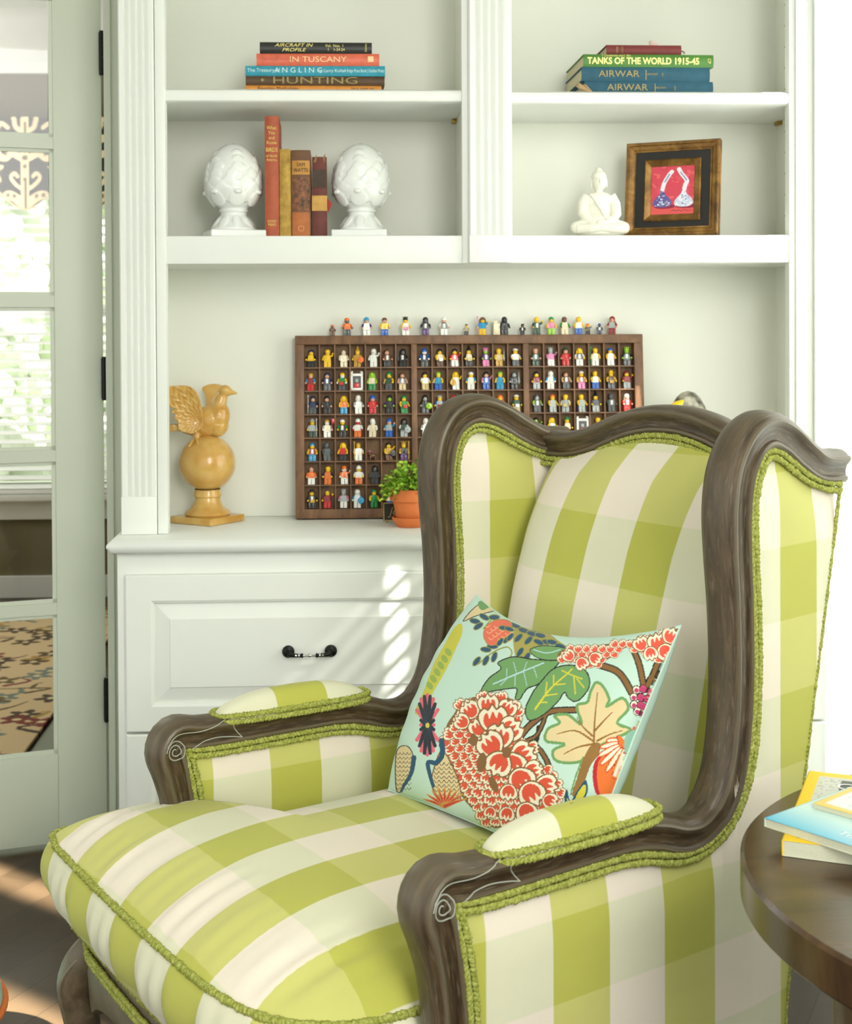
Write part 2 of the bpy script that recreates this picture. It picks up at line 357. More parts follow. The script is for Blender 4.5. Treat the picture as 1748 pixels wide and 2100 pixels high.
nt.links.new(nz.outputs[0], bp.inputs['Height']); nt.links.new(bp.outputs[0], p.inputs['Normal'])
struct(MB().box(-3.2, 1.75, -5.2, 3.9, -.05, 0).build('floor', fm, smooth=False))
ceil_m = mat('ceiling_paint', (240, 240, 234), .7)
struct(MB().box(-3.2, 1.75, -5.2, 4.0, 2.75, 2.8).build('ceiling', ceil_m, smooth=False))
# right wall with a window opening behind the sheer curtain, and a second window nearer the camera
RX = 1.68
b = MB()
wins = [(-.28, -.02, 2.3), (-1.34, -.34, 1.96)]
sill = {2.3: .06, 1.96: .55}
b.box(RX, RX+.1, -.02, WY, 0, 2.75); b.box(RX, RX+.1, -.34, -.28, 0, 2.75); b.box(RX, RX+.1, -5.2, -1.34, 0, 2.75)
for a, c, h_ in wins: b.box(RX, RX+.1, a, c, 0, sill[h_]); b.box(RX, RX+.1, a, c, h_, 2.75)
struct(b.build('wall_right', greypaint, smooth=False))
for i, (a, c, h_) in enumerate(wins):
    w = struct(bpy.data.objects.new('window_%d' % (i+1), None)); COL.objects.link(w)
    g = MB(); g.box(RX+.05, RX+.08, a, a+.03, sill[h_], h_); g.box(RX+.05, RX+.08, c-.03, c, sill[h_], h_); g.box(RX+.05, RX+.08, a, c, sill[h_], sill[h_]+.05); g.box(RX+.05, RX+.08, a, c, h_-.04, h_)
    g.build('window_frame', white, w, smooth=False)
    MB().box(RX+.063, RX+.067, a+.03, c-.03, sill[h_]+.05, h_-.04).build('pane', glass, w, smooth=False)
    MB().box(RX-.03, RX+.02, a-.02, min(c+.02, -.011), sill[h_]-.03, sill[h_]).build('window_sill', white, w, smooth=False)
rb = thing('window_blind', 'white slatted blind in the right wall window behind the sheer curtains', 'blind')
g = MB(); z = .64; slat_m = mat('white_slats', (244, 246, 242), .5)
while z < 1.90:
    g.box(RX+.001, RX+.045, -1.335, -.345, z, z+.002); k_ = len(g.v)-8
    for i_ in range(k_, k_+8): v_ = g.v[i_]; g.v[i_] = (v_[0], v_[1], v_[2]+(v_[0]-RX-.02)*.45)
    z += .055
g.build('slats', slat_m, rb, smooth=False)
# ---- door casing beside the cabinet
b = MB(); b.box(-.086, .02, .335, WY-.001, 0, 2.75, .003); b.box(-.075, -.068, .328, .336, 0, 2.75, .002)
struct(b.build('trim_1', greypaint, smooth=True))
# ---- the glazed door, hinged at its right, standing ajar
HX, HY = -.094, .365; DA = math.radians(17.5); DW = .80; DT = .036
D = struct(bpy.data.objects.new('door_1', None)); COL.objects.link(D); D.location = (HX, HY, 0); D.rotation_euler = (0, 0, DA)   # leaf runs along -x
def zd(y): return at(110, y, Y=.33).z
mz = [zd(293), zd(618), zd(935), zd(1249)]; gb, gt = zd(1547), zd(-8)
b = MB(); SW = .117
b.box(-SW, -.002, 0, DT, .012, 2.14, .002); b.box(-DW, -DW+SW, 0, DT, .012, 2.14, .002)
b.box(-DW+SW, -SW, 0, DT, .012, gb, .002); b.box(-DW+SW, -SW, 0, DT, gt, 2.14, .002)
for z in mz: b.prism([(-DW+SW-.001, z-.014), (-SW+.001, z-.014), (-SW+.001, z+.014), (-DW+SW-.001, z+.014)], .004, DT-.004)
b.box(-DW/2-.013, -DW/2+.013, .0055, DT-.0055, gb, gt)
# sloped bead round the panes
for z in [gb]+[q+.014 for q in mz]: b.prism([(-DW+SW, z), (-SW, z), (-SW, z+.009), (-DW+SW, z+.009)], .010, .014)
for z in [q-.014 for q in mz]+[gt]: b.prism([(-DW+SW, z-.009), (-SW, z-.009), (-SW, z), (-DW+SW, z)], .010, .014)
b.box(-SW-.009, -SW, .010, .014, gb, gt)
b.build('door_leaf', greypaint, D)
MB().box(-DW+SW, -SW, DT/2-.002, DT/2+.002, gb, gt).build('pane', glass, D, smooth=False)
for y0, y1 in ((65, 150), (735, 818), (1395, 1480)):
    z0, z1 = at(205, y1, Y=.35).z, at(205, y0, Y=.35).z
    h = MB(); h.tube([(-.002, -.006, z0), (-.002, -.006, z1)], .0065, 12)
    for k in range(1, 5): z = z0+(z1-z0)*k/5; h.tube([(-.002, -.006, z-.0006), (-.002, -.006, z+.0006)], .0072, 12)
    h.tube([(-.002, -.006, z0-.004), (-.002, -.006, z0)], .005, 10); h.tube([(-.002, -.006, z1), (-.002, -.006, z1+.004)], .005, 10)
    h.build('hinge', black_iron, D)
struct(MB().box(-1.0, -.092, WY-.0, WY+.12, 2.13, 2.16).build('trim_2', white, smooth=False))

# ================================================================== far room seen through the door
FY = 3.6
taupe = mat('taupe_wall_paint', (110, 102, 76), .6)
zf = lambda y: at(60, y, Y=FY).z
wx0, wx1 = -2.6, -.55; wz0, wz1 = zf(1012), 2.12
b = MB(); b.box(-3.2, wx0, FY, FY+.12, 0, 2.75); b.box(wx1, 1.75, FY, FY+.12, 0, 2.75); b.box(wx0, wx1, FY, FY+.12, 0, wz0); b.box(wx0, wx1, FY, FY+.12, wz1, 2.75)
b.box(-3.2, -3.1, WY+.12, FY, 0, 2.75); b.box(1.65, 1.75, WY+.12, FY, 0, 2.75)
struct(b.build('wall_far_room', taupe, smooth=False))
b = MB(); prof = [(0, 0), (0, .3), (-.22, .3), (-.22, .26), (-.17, .22), (-.14, .15), (-.07, .10), (-.05, .06), (-.03, .05), (-.03, 0)]
zc0 = 2.75-.30
P = [(x, FY+dy, zc0+dz) for x in (-3.2, 1.7) for dy, dz in prof]; n = len(prof)
b.add(P, [(i, (i+1) % n, (i+1) % n+n, i+n) for i in range(n)]+[list(range(n))[::-1], list(range(n, 2*n))]); struct(b.build('trim_3', white))
struct(MB().box(-3.2, 1.75, FY-.02, FY, 0, zf(1180), .003).build('baseboard_far_room', white, smooth=False))
w = struct(bpy.data.objects.new('window_4', None)); COL.objects.link(w)
g = MB(); g.box(wx0, wx1, FY+.02, FY+.08, wz0, wz0+.05); g.box(wx0, wx1, FY+.02, FY+.08, 1.32, 1.37)
for x in (wx0, (wx0+wx1)/2-.02, wx1-.05): g.box(x, x+.05, FY+.02, FY+.08, wz0, wz1)
g.build('window_frame', white, w, smooth=False)
MB().box(wx0, wx1, FY+.048, FY+.052, wz0+.05, wz1).build('pane', glass, w, smooth=False)
g = MB(); g.box(wx0-.08, wx1+.08, FY-.06, FY+.02, wz0-.03, wz0, .004); g.box(wx0-.05, wx1+.05, FY-.02, FY, wz0-.12, wz0-.03, .003); g.build('window_sill', white, w)
bl = thing('window_blind', 'white slatted blind in the far window seen through the glazed door', 'blind')
slat_m = mat('white_slats', (244, 246, 242), .5)
g = MB()
z = wz0+.03
while z < 1.95:
    g.add([(wx0+.02, FY-.045, z-.004), (wx1-.02, FY-.045, z-.004), (wx1-.02, FY-.0, z+.010), (wx0+.02, FY-.0, z+.010), (wx0+.02, FY-.045, z-.001), (wx1-.02, FY-.045, z-.001), (wx1-.02, FY-.0, z+.013), (wx0+.02, FY-.0, z+.013)],
          [(0, 1, 2, 3), (4, 7, 6, 5), (0, 4, 5, 1), (2, 6, 7, 3), (0, 3, 7, 4), (1, 5, 6, 2)]); z += .042
g.build('slats', slat_m, bl, smooth=False)
g = MB(); g.box(wx0+.02, wx1-.02, FY-.05, FY+.002, wz0+.003, wz0+.022, .003); g.build('bottom_rail', slat_m, bl)
# hedge outside
hg = MB(); rng = random.Random(4)
hg.box(-3.6, .6, FY+2.3, FY+2.5, 0, 2.3)
for i in range(1500):
    hg.ell((rng.uniform(-3.6, .6), FY+2.25+rng.uniform(-.12, .08), rng.uniform(.05, 2.45)), [rng.uniform(.03, .09)]*3, u=6, v=4)
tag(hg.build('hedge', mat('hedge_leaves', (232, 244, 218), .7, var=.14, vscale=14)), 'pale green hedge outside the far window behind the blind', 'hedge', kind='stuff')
# patterned valance
nu, nv = 420, 240
U, V = np.meshgrid(np.linspace(0, 1, nu), np.linspace(0, 1, nv), indexing='ij')
x0, x1 = -2.7, -.45; XX = x0+(x1-x0)*U
per = .30; xc0 = at(53, 400, Y=FY-.12).x
lx = ((XX-xc0)/per+.5) % 1-.5; lx_ = np.abs(lx)
ztop = zf(248); zb = zf(436)+(.0+.12*(lx_*2)**1.6)
ZZ = zb+(ztop-zb)*V; pt = Paint(lx_*per*100, (ZZ-zf(436))*100, (52, 50, 44))
cr, ol = (226, 208, 168), (120, 104, 60)
H = 42
for (pts, w_, c_) in [([(0, 0), (0, 42)], 3.4, cr), ([(1.2, 3), (5, 6), (8, 7), (11, 5), (14, 7)], 4.2, cr), ([(2, 10), (4.5, 12), (6.5, 15), (5, 17), (3.5, 15.5)], 1.8, cr), ([(2, 24), (6, 26), (9, 24), (12, 25), (13, 28), (10.5, 29)], 3.2, cr),
                  ([(2, 30), (5, 33), (8, 32.5), (11, 34), (14.5, 33)], 3.4, cr), ([(1, 36), (4, 38), (5, 42)], 2.2, cr), ([(8, 38), (11, 40), (13, 37)], 2, cr), ([(0, 1), (0, 14)], 1, ol), ([(0, 22), (0, 40)], 1, ol), ([(12, 14), (13.5, 18), (11, 20)], 2, cr)]:
    pt.curve(pts, w_, c_)
for (a, c_) in [((0, 20), ol), ((0, 14), ol), ((9, 26), ol), ((5, 6.5), ol), ((8, 7), ol), ((11, 5.5), ol), ((9, 33), ol)]: pt.ell(a[0], a[1], .8, 1.0, 0, c_)
pt.ell(0, 24, 3, 2.2, 0, cr); pt.ell(0, 24, 1.3, 1.2, 0, ol)
pt.C[V < .02] = lin((200, 180, 130))
YYv = FY-.12-.012*np.cos(lx*2*PI)
vl = thing('window_valance', 'dark valance with cream scroll pattern and scalloped hem above the far window', 'valance')
gridmesh(np.stack([XX, YYv, ZZ], -1), None, 'valance_fabric', mat('valance_print', attr='Col', rough=.85), vl, colors=pt.C, thick=.004)
MB().box(x0, x1, FY-.11, FY-.002, ztop-.02, ztop+.0, .003).build('mounting_board', taupe, vl)
# patterned rug
nu, nv = 380, 460
rx0, rx1, ry0, ry1 = -2.7, -.45, .9, 3.3
U, V = np.meshgrid(np.linspace(0, 1, nu), np.linspace(0, 1, nv), indexing='ij'); XX = rx0+(rx1-rx0)*U; YY = ry0+(ry1-ry0)*V
pt = Paint(XX*100, YY*100, (216, 190, 146)); rg = random.Random(11)
for i in range(520):
    x, y = rg.uniform(rx0, rx1)*100, rg.uniform(ry0, ry1)*100; c_ = rg.choice([(92, 72, 44), (110, 92, 56), (128, 60, 48), (122, 132, 120), (176, 140, 70), (80, 66, 50)])
    if rg.random() < .6:
        for k in range(5): a = k*2*PI/5+x; pt.ell(x+3*math.cos(a), y+3*math.sin(a), 3, 1.6, a, c_)
        pt.ell(x, y, 1.4, 1.4, 0, (226, 206, 160))
    else: pt.curve([(x, y), (x+rg.uniform(-8, 8), y+6), (x+rg.uniform(-12, 12), y+rg.uniform(2, 14))], 2.4, c_, .6)
for e_ in (YY < ry0+.16, ): pt.C[e_] = lin((168, 128, 70))
pt.C[YY < ry0+.03] = lin((74, 54, 34)); pt.C[(YY > ry0+.14) & (YY < ry0+.16)] = lin((84, 58, 40))
tag(gridmesh(np.stack([XX, YY, .008+0*XX], -1), None, 'rug', mat('wool_rug', attr='Col', rough=.95, bump=.3, bscale=300), colors=pt.C, thick=.012), 'beige rug with dark floral pattern on the far room floor', 'rug')
# dark upholstered armchair in the far room
# ================================================================== built-in cabinet
CT = .80     # counter height
def PX(x, y, Y=0): return at(x, y, Y=Y)
# --- counter
ct = MB(); L0 = -.022; CF = -.085; R1 = 1.572
sec = [(CF+.012, -.030), (CF+.003, -.026), (CF, -.018), (CF, -.012), (CF+.003, -.005), (CF+.010, 0)]
poly = sec+[(.30, 0), (.30, -.030)]
n = len(poly)
vs = []
for x, inset in ((L0, 1), (L0+.012, 0), (R1, 0)):
    for (y, z) in poly:
        k = 1 if inset else 0
        zz = CT+z if not k else CT-.015+(z+.015)*.3
        yy = y if y > 0 or not k else y+.008
        vs.append((x, yy, zz))
ct.add(vs, [(a*n+i, a*n+(i+1) % n, (a+1)*n+(i+1) % n, (a+1)*n+i) for a in range(2) for i in range(n)]+[list(range(n)), list(range(2*n, 3*n))[::-1]])
CTO = ct.build('worktop', white); tag(CTO, 'glossy white countertop with rounded front edge carrying the bookcase', 'countertop')
# --- base cabinet
base = thing('base_cabinet', 'white base cabinet with raised panel drawers under the countertop', 'cabinet')
BFY = -.050
MB().box(-.003, 1.562, BFY, .30, 0, CT-.0305, .002).build('cabinet_body', white, base)
def drawer(x0, x1, z0, z1):
    d = MB(); f = BFY-.020
    g0, g1 = .060, .095   # frame width, raised field start
    def ring(ax, az, y): return [(x0+ax, y, z0+az), (x1-ax, y, z0+az), (x1-ax, y, z1-az), (x0+ax, y, z1-az)]
    rings = [ring(0, 0, BFY), ring(0, 0, f+.003), ring(.003, .003, f), ring(g0-.006, g0-.006, f), ring(g0, g0, f+.003), ring(g0+.002, g0+.002, f+.010), ring(g1-.002, g1-.002, f+.0035), ring(g1, g1, f+.001)]
    vs = [p for r in rings for p in r]; fs = []
    for k in range(len(rings)-1):
        for i in range(4): j = (i+1) % 4; fs.append((k*4+i, k*4+j, (k+1)*4+j, (k+1)*4+i))
    k = len(rings)-1; fs.append([k*4+i for i in range(4)]); d.add(vs, fs)
    o = d.build('drawer', white, base, smooth=False)
    cx, cz = (x0+x1)/2, (z0+z1)/2-.002
    return o, cx, cz, f
def handle(o, cx, cz, f):
    h = MB(); w = .0455
    for s in (-1, 1):
        x = cx+s*w
        h.lathe([(.0, 0), (.012, 0), (.0135, -.003), (.012, -.006), (.005, -.009), (.0045, -.02), (.0, -.02)], (x, f+.0005, cz+.003), 20, axis='y', cap=False)
        h.tube([(x, f-.020, cz+.003), (x-s*.006, f-.023, cz), (x-s*.022, f-.025, cz-.001), (x-s*.030, f-.025, cz-.001)], [.006, .005, .0042, .0042], 10)
        h.ell((x-s*.030, f-.025, cz-.001), (.003, .0052, .0052), mi=0)
    st_m = mat('polished_steel', (200, 200, 195), .15, metal=1)
    h.tube([(cx-.030, f-.025, cz-.001), (cx-.02, f-.025, cz-.001), (cx, f-.025, cz-.001), (cx+.02, f-.025, cz-.001), (cx+.030, f-.025, cz-.001)], [.0045, .003, .0022, .003, .0045], 10, mi=1)
    h.ell((cx, f-.025, cz-.001), (.006, .0036, .0036), mi=1); h.ell((cx-.022, f-.025, cz-.001), (.003, .005, .005), mi=1); h.ell((cx+.022, f-.025, cz-.001), (.003, .005, .005), mi=1)
    h.build('drawer_handle', [black_iron, st_m], o)
zt, zb = .723, .3875
handle(*drawer(.016, .800, zt-(zt-zb), zt)); handle(*drawer(.016, .800, .05, zb-.005))
handle(*drawer(.845, 1.545, zb, zt)); handle(*drawer(.845, 1.545, .05, zb-.005))
# --- upper bookcase
BC = thing('bookcase', 'white built-in bookcase with fluted pilasters standing on the countertop', 'bookcase')
TOPZ = 2.55
zr1, zr0 = PX(600, 483).z, PX(600, 540).z           # fixed rail top, bottom
YB = .29
MB().box(-.003, 1.562, YB, WY-.001, CT+.0005, TOPZ).build('back_panel', niche_shaded_white, BC, smooth=False)
def pilaster(x0, x1, z0, z1, y=0.0, plinth=.075):
    p = MB(); fl = 4; m = .010; w = (x1-x0-2*m)/fl
    pts = [(x0, .018), (x0, .004), (x0+.003, 0)]
    for k in range(fl):
        a = x0+m+k*w; pts += [(a+w*.10, 0), (a+w*.16, .0035), (a+w*.30, .0052), (a+w*.5, .0035), (a+w*.78, .0012), (a+w*.95, 0)]
    pts += [(x1-.003, 0), (x1, .004), (x1, .018)]
    n = len(pts); vs = [(x, y+d, z) for z in (z0+plinth, z1) for x, d in pts]
    p.add(vs, [(i, i+1, i+1+n, i+n) for i in range(n-1)]+[list(range(n))[::-1], list(range(n, 2*n))])
    p.box(x0, x1, y-.0005, y+.018, z0, z0+plinth, .002); return p
xs = .009
P0 = pilaster(-.001, .076, CT+.0005, TOPZ, plinth=.083)
P0.build('pilaster', white, BC, ang=25)
MB().box(.0, .1005, .018, .04, CT+.0005, TOPZ, .002).build('side_stile', white, BC)
MB().box(.077, .0995, .007, .02, CT+.0005, TOPZ, .002).build('bead_strip', white, BC)
P1 = pilaster(.7615, .848, zr0, TOPZ, y=-.012, plinth=zr1-zr0)
P1.build('pilaster', white, BC, ang=25)
MB().box(.7475, .8585, .006, .03, zr0, TOPZ, .002).build('centre_stile', white, BC)
MB().box(.757, .850, .03, YB, zr1, TOPZ, .0).build('partition', niche_shaded_white, BC, smooth=False)
MB().box(1.479, 1.492, .008, .04, CT+.0005, TOPZ, .002).build('side_stile', white, BC)
MB().box(1.492, 1.562, .0, .04, CT+.0005, TOPZ, .002).build('side_stile', white, BC)
MB().box(1.538, 1.562, .04, YB, CT+.0005, TOPZ).build('side_panel', niche_shaded_white, BC, smooth=False)
MB().box(.0, .05, .04, YB, CT+.0005, TOPZ).build('side_panel', niche_shaded_white, BC, smooth=False)
MB().box(1.530, 1.56, -.014, .0, CT+.0005, TOPZ, .004).build('bead_strip', white, BC)
MB().box(.0505, 1.5375, .0125, YB, zr0, zr1, .0015).build('fixed_shelf', white, BC)
MB().box(.0, 1.562, .0, YB, TOPZ-.05, TOPZ).build('top_rail', white, BC, smooth=False)
rs = random.Random(2)
for (xa, xb) in ((.0505, .7565), (.8505, 1.5375)):
    zt_ = PX(600 if xa < .5 else 1300, 182 if xa < .5 else 187, .012).z; zb_ = zt_-.030
    sh = MB(); ysec = [(.020, zb_), (.013, zb_+.004), (.010, zb_+.015), (.013, zt_-.004), (.020, zt_), (YB-.001, zt_), (YB-.001, zb_)]
    n = len(ysec); sh.add([(x, y, z) for x in (xa, xb) for y, z in ysec], [(i, (i+1) % n, (i+1) % n+n, i+n) for i in range(n)]+[list(range(n))[::-1], list(range(n, 2*n))])
    sf = sh.build('adjustable_shelf', white, BC)
    pn = MB(); pn.box(xb-.010, xb, .24, .27, zb_-.0095, zb_-.0005, .001); pn.tube([(xb-.006, .255, zb_-.004), (xb, .255, zb_-.004)], .0025, 8); pn.build('shelf_pin', brass, sf)
hl = MB()
for k in range(14): z = zr1+.06+k*.05; hl.tube([(1.5365, .12, z), (1.5385, .22, z)], .0025, 8)
hl.build('pin_holes', mat('pin_hole_dark', (150, 140, 110), .8), BC)
SH1 = {0: PX(600, 182, .012).z, 1: PX(1300, 187, .012).z}; SH2 = zr1
# ================================================================== things on the shelves
paper = mat('page_paper', (226, 214, 180), .9, var=.15, vscale=200, stretch=(1, 1, 12))
gold = mat('gold_foil', (214, 186, 96), .4, metal=.3)
gold2 = mat('dull_gold_foil', (164, 146, 88), .5, metal=.2)
def book(label, name_mat, w, d, h, loc, rz=0, group=None, texts=(), round_=.004, hardcover=.0025, extra=None):
    """lying book: spine towards -y. w = spine length, d = depth, h = thickness"""
    t = thing('book', label, 'book', group, loc, rz)
    c = MB(); k = hardcover; r = round_
    # cover: two boards and a rounded spine
    c.box(-w/2, w/2, .004, d, 0, k, .0006); c.box(-w/2, w/2, .004, d, h-k, h, .0006)
    pts = [(.008, 0), (.003, .0), (0, h*.25), (-.0012, h*.5), (0, h*.75), (.003, h), (.008, h), (.008, h-k), (.004, h-k), (.0025, h*.7), (.0018, h*.5), (.0025, h*.3), (.004, k), (.008, k)]
    n = len(pts); c.add([(x, y, z) for x in (-w/2, w/2) for y, z in pts], [(i, (i+1) % n, (i+1) % n+n, i+n) for i in range(n)]+[list(range(n))[::-1], list(range(n, 2*n))])
    c.build('cover', name_mat, t)
    MB().box(-w/2+.003, w/2-.003, .0045, d-.003, k+.0002, h-k-.0002).build('pages', paper, t, smooth=False)
    for (s, size, x, z, mt, kw) in texts: text(s, size, (x, -.0014, z), mt, t, **kw)
    if extra: extra(t)
    return t
def stack(px0, px1, yt, yb, Y=.06):
    a = at(px0, yb, Y=Y); b_ = at(px1, yb, Y=Y); c = at(px0, yt, Y=Y); return (a.x+b_.x)/2, b_.x-a.x, c.z-a.z
cl = lambda n_, c_, r=.55: mat(n_, c_, r, var=.18, vscale=60, bump=.15, bscale=900)
z = SH1[0]+.0004; G = 'books stacked flat on the upper left shelf'
SY = .06
ink = mat('dark_ink', (60, 40, 20), .6); yel = mat('pale_yellow_print', (240, 226, 130), .5); wht = mat('pale_print', (206, 232, 230), .5); crm = mat('cream_print', (248, 206, 150), .5)
def st(px0, px1, yt, yb, lab, cmat, texts, d=.17, group=G):
    global z
    x, w, h = stack(px0, px1, yt, yb, SY); t = book(lab, cmat, w, d, h, (x, SY, z), rs.uniform(-.01, .01), group, texts(w, h)); z += h+.0003; return t
st(503, 783, 166, 180, 'orange book at the bottom of the left shelf stack', cl('orange_cloth', (226, 150, 62)), lambda w, h: [('Egyptian Mythology', .0115, -w*.26, h*.5, ink, {}), ('PAUL HAMLYN', .0075, w*.36, h*.5, ink, {})], .2)
st(504, 789, 147, 166, 'brown book with faded gold lettering above the orange one', cl('brown_cloth', (88, 64, 38)), lambda w, h: [('HUNTING', .0215, 0, h*.5, mat('faded_gold', (150, 132, 66), .5), {'sx': 1.95}), ('✶', .014, -w*.38, h*.5, gold2, {})], .2)
st(503, 790, 126, 147, 'turquoise book in the middle of the left shelf stack', cl('turquoise_cloth', (52, 158, 180)), lambda w, h: [('The Treasury of', .011, -w*.37, h*.55, wht, {}), ('A N G L I N G', .016, -w*.12, h*.55, wht, {'sx': 1.1}), ('by Larry Koller', .010, w*.12, h*.5, wht, {}), ('A Ridge Press Book | Golden Press', .010, w*.35, h*.5, wht, {'sx': .62})], .21)
st(526, 778, 100, 125, 'coral book with cream lettering below the black one', cl('coral_jacket', (224, 110, 82), .4), lambda w, h: [('IN TUSCANY', .0175, .0, h*.5, crm, {'sx': 1.25}), ('FRANCES MAYES', .0085, -w*.33, h*.5, mat('coral_ink', (190, 80, 56), .5), {'sx': 1.1}), ('■', .017, w*.43, h*.5, crm, {})], .18)
st(533, 763, 77, 100, 'thin black book with yellow lettering on top of the left shelf stack', cl('black_jacket', (38, 38, 34), .4), lambda w, h: [('AIRCRAFT IN\nPROFILE', .0105, -w*.2, h*.5, yel, {'sx': 1.35, 'shear': .3}), ('Vol.\n1', .0085, w*.11, h*.5, yel, {}), ('Nos.\n1-24', .0085, w*.185, h*.5, yel, {}), ('1\n24', .0085, w*.24, h*.5, yel, {}), ('PROFILE', .005, w*.445, h*.5, yel, {'rot': (PI/2, PI/2, 0)})], .17)
# right stack, spines facing right-front, turned a little so the tail edges show
z = SH1[1]+.0004; G2 = 'books stacked flat on the upper right shelf'; SY = .05
def tornpage(t):
    m_ = MB()
    for i, (a, b_) in enumerate([((-.145, -.006, .006), (.030, .012, .003)), ((-.150, -.004, .012), (.022, .010, .0025)), ((-.135, -.007, .0035), (.025, .008, .002))]): m_.ell(a, b_, rot=(0, .4+i*.2, .3), u=6, v=4)
    m_.build('torn_spine', mat('torn_paper', (226, 196, 150), .9, var=.3), t, smooth=False)
def st2(px0, px1, yt, yb, lab, cmat, texts, d=.2, rz=.015, dx=0, dy=0, extra=None, k=1.0):
    global z
    x, w, h = stack(px0, px1, yt, yb, .05); t = book(lab, cmat, w/math.cos(rz)*k, d, h, (x+dx, .052+dy, z), rz, G2, texts(w, h), extra=extra, round_=.006); z += h+.0003; return t
navy = cl('slate_blue_cloth', (40, 92, 112), .7)
RZ = .015
st2(1200, 1464, 158, 184, 'slate blue book with a torn spine at the bottom of the right shelf stack', navy, lambda w, h: [('AIRWAR', .021, -w*.17, h*.5, gold2, {'sx': 1.15}), ('|', .024, w*.045, h*.5, gold2, {}), ('JABLONSKI', .006, w*.09, h*.5, gold2, {'sx': .8}), ('‡', .012, w*.2, h*.5, gold2, {})], .205, rz=RZ, dx=0, extra=tornpage)
st2(1196, 1460, 128, 157, 'slate blue book with faded lettering between the torn book and the green one', navy, lambda w, h: [('AIRWAR', .021, -w*.21, h*.5, gold2, {'sx': 1.15}), ('|', .024, -w*.0, h*.5, gold2, {}), ('JABLONSKI', .006, w*.05, h*.5, gold2, {'sx': .8}), ('‡', .010, w*.13, h*.5, gold2, {})], .205, rz=RZ, dx=-.003)
st2(1197, 1465, 101, 127, 'green book with pale yellow lettering near the top of the right shelf stack', cl('green_jacket', (76, 130, 52), .4), lambda w, h: [('TANKS OF THE WORLD 1915-45', .0205, -w*.04, h*.45, mat('bright_yellow_print', (252, 244, 150), .45), {'sx': .86, 'bold': .0006}), ('P. Chamberlain and C. Ellis', .006, -w*.25, h*.88, yel, {}), ('CP', .010, w*.465, h*.5, yel, {'rot': (PI/2, PI/2, 0)})], .22, rz=RZ)
def ribbon(t):
    MB().tube([(.082, .01, .012), (.089, .008, .011), (.094, .006, .008), (.093, .004, .004)], .0012, 6).build('bookmark_ribbon', mat('wine_ribbon', (110, 50, 40), .7), t)
TB = st2(1246, 1401, 80, 101, 'small wine red book with a ribbon on top of the right shelf stack', cl('wine_cloth', (122, 48, 44), .6), lambda w, h: [('BIBLE', .006, -w*.36, h*.5, gold2, {'rot': (PI/2, PI/2, 0)}), ('HOLY', .0055, -w*.29, h*.5, gold2, {'rot': (PI/2, PI/2, 0)})], .12, rz=RZ, dx=0, dy=.01, extra=ribbon)
fx = MB(); p_ = at(1343, 76, Y=.11)
fx.ell((0, 0, .010), (.010, .007, .009)); fx.ell((-.005, 0, .017), (.006, .004, .006)); fx.ell((.006, 0, .006), (.007, .005, .006)); fx.ell((0, 0, .002), (.008, .006, .003))
o = remesh(fx, .0012).build('shell_ornament', mat('pale_pink_shell', (232, 206, 196), .4, var=.15)); o.location = (p_.x, .12, z+.0002); tag(o, 'tiny pale pink ornament lying on the small wine red book', 'ornament')

# --- upright books between the finials
UY = .075
def upright(px0, px1, yt, lab, cmat, texts, d=.15, rz=0, extra=None, lean=0, pages=True):
    a = at(px0, 482, Y=UY); b_ = at(px1, 482, Y=UY); h = at(px0, yt, Y=UY).z-SH2; w = b_.x-a.x
    t = thing('book', lab, 'book', 'old books standing between the white finials', ((a.x+b_.x)/2, UY, SH2+.0004), rz)
    c = MB(); k = .0025
    c.box(-w/2, -w/2+k, .005, d, 0, h, .0006); c.box(w/2-k, w/2, .005, d, 0, h, .0006)
    pts = [(-w/2, .009), (-w/2, .004), (-w*.3, .0005), (0, -.001), (w*.3, .0005), (w/2, .004), (w/2, .009), (w/2-k, .009), (w/2-k, .005), (0, .0015), (-w/2+k, .005), (-w/2+k, .009)]
    c.prism([(0, 0)]*3, 0, 0) if False else None
    n = len(pts); c.add([(x, y, z_) for z_ in (0, h) for x, y in pts], [(i, (i+1) % n, (i+1) % n+n, i+n) for i in range(n)]+[list(range(n))[::-1], list(range(n, 2*n))])
    c.build('cover', cmat, t)
    MB().box(-w/2+k+.0002, w/2-k-.0002, .0055, d-.003, .003, h-.004).build('pages', paper, t, smooth=False)
    for (s, size, x, zz, mt, kw) in texts(w, h): text(s, size, (x, -.0013, zz), mt, t, **kw)
    if extra: extra(t, w, h)
    return t
upright(544, 573, 238, 'tall thin terracotta coloured book beside the left finial', cl('terracotta_cloth', (176, 84, 50)), lambda w, h: [('What\nYou\nand\nKnow', .011, 0, h*.84, gold, {'sx': .85}), ('BIRDS', .013, 0, h*.72, gold, {'sx': .78}), ('of North\nAmerica', .0085, 0, h*.655, gold, {'sx': .8}), ('DODD\nMEAD', .0075, 0, h*.12, gold, {'sx': .9})], .17)
upright(574, 597, 306, 'mustard yellow worn book beside the tall terracotta one', mat('mustard_cloth', (196, 160, 72), .7, vscale=50, alt=(150, 116, 44)), lambda w, h: [], .13)
def swband(t, w, h):
    for z0, z1, mt in ((.72, .88, mat('ochre_label', (196, 140, 60), .6, var=.2)), (.0, .29, mat('orange_brown_band', (186, 108, 52), .6, var=.25, vscale=40)), (.30, .69, mat('marbled_band', (58, 46, 34), .6, vscale=90, alt=(150, 92, 52)))):
        m_ = MB(); pts = [(-w/2-.0002, .0042), (-w*.3, .0002), (0, -.00125), (w*.3, .0002), (w/2+.0002, .0042)]
        m_.add([(x, y, z_) for z_ in (h*z0, h*z1) for x, y in pts], [(i, i+1, i+6, i+5) for i in range(4)]); m_.build('printed_band', mt, t)
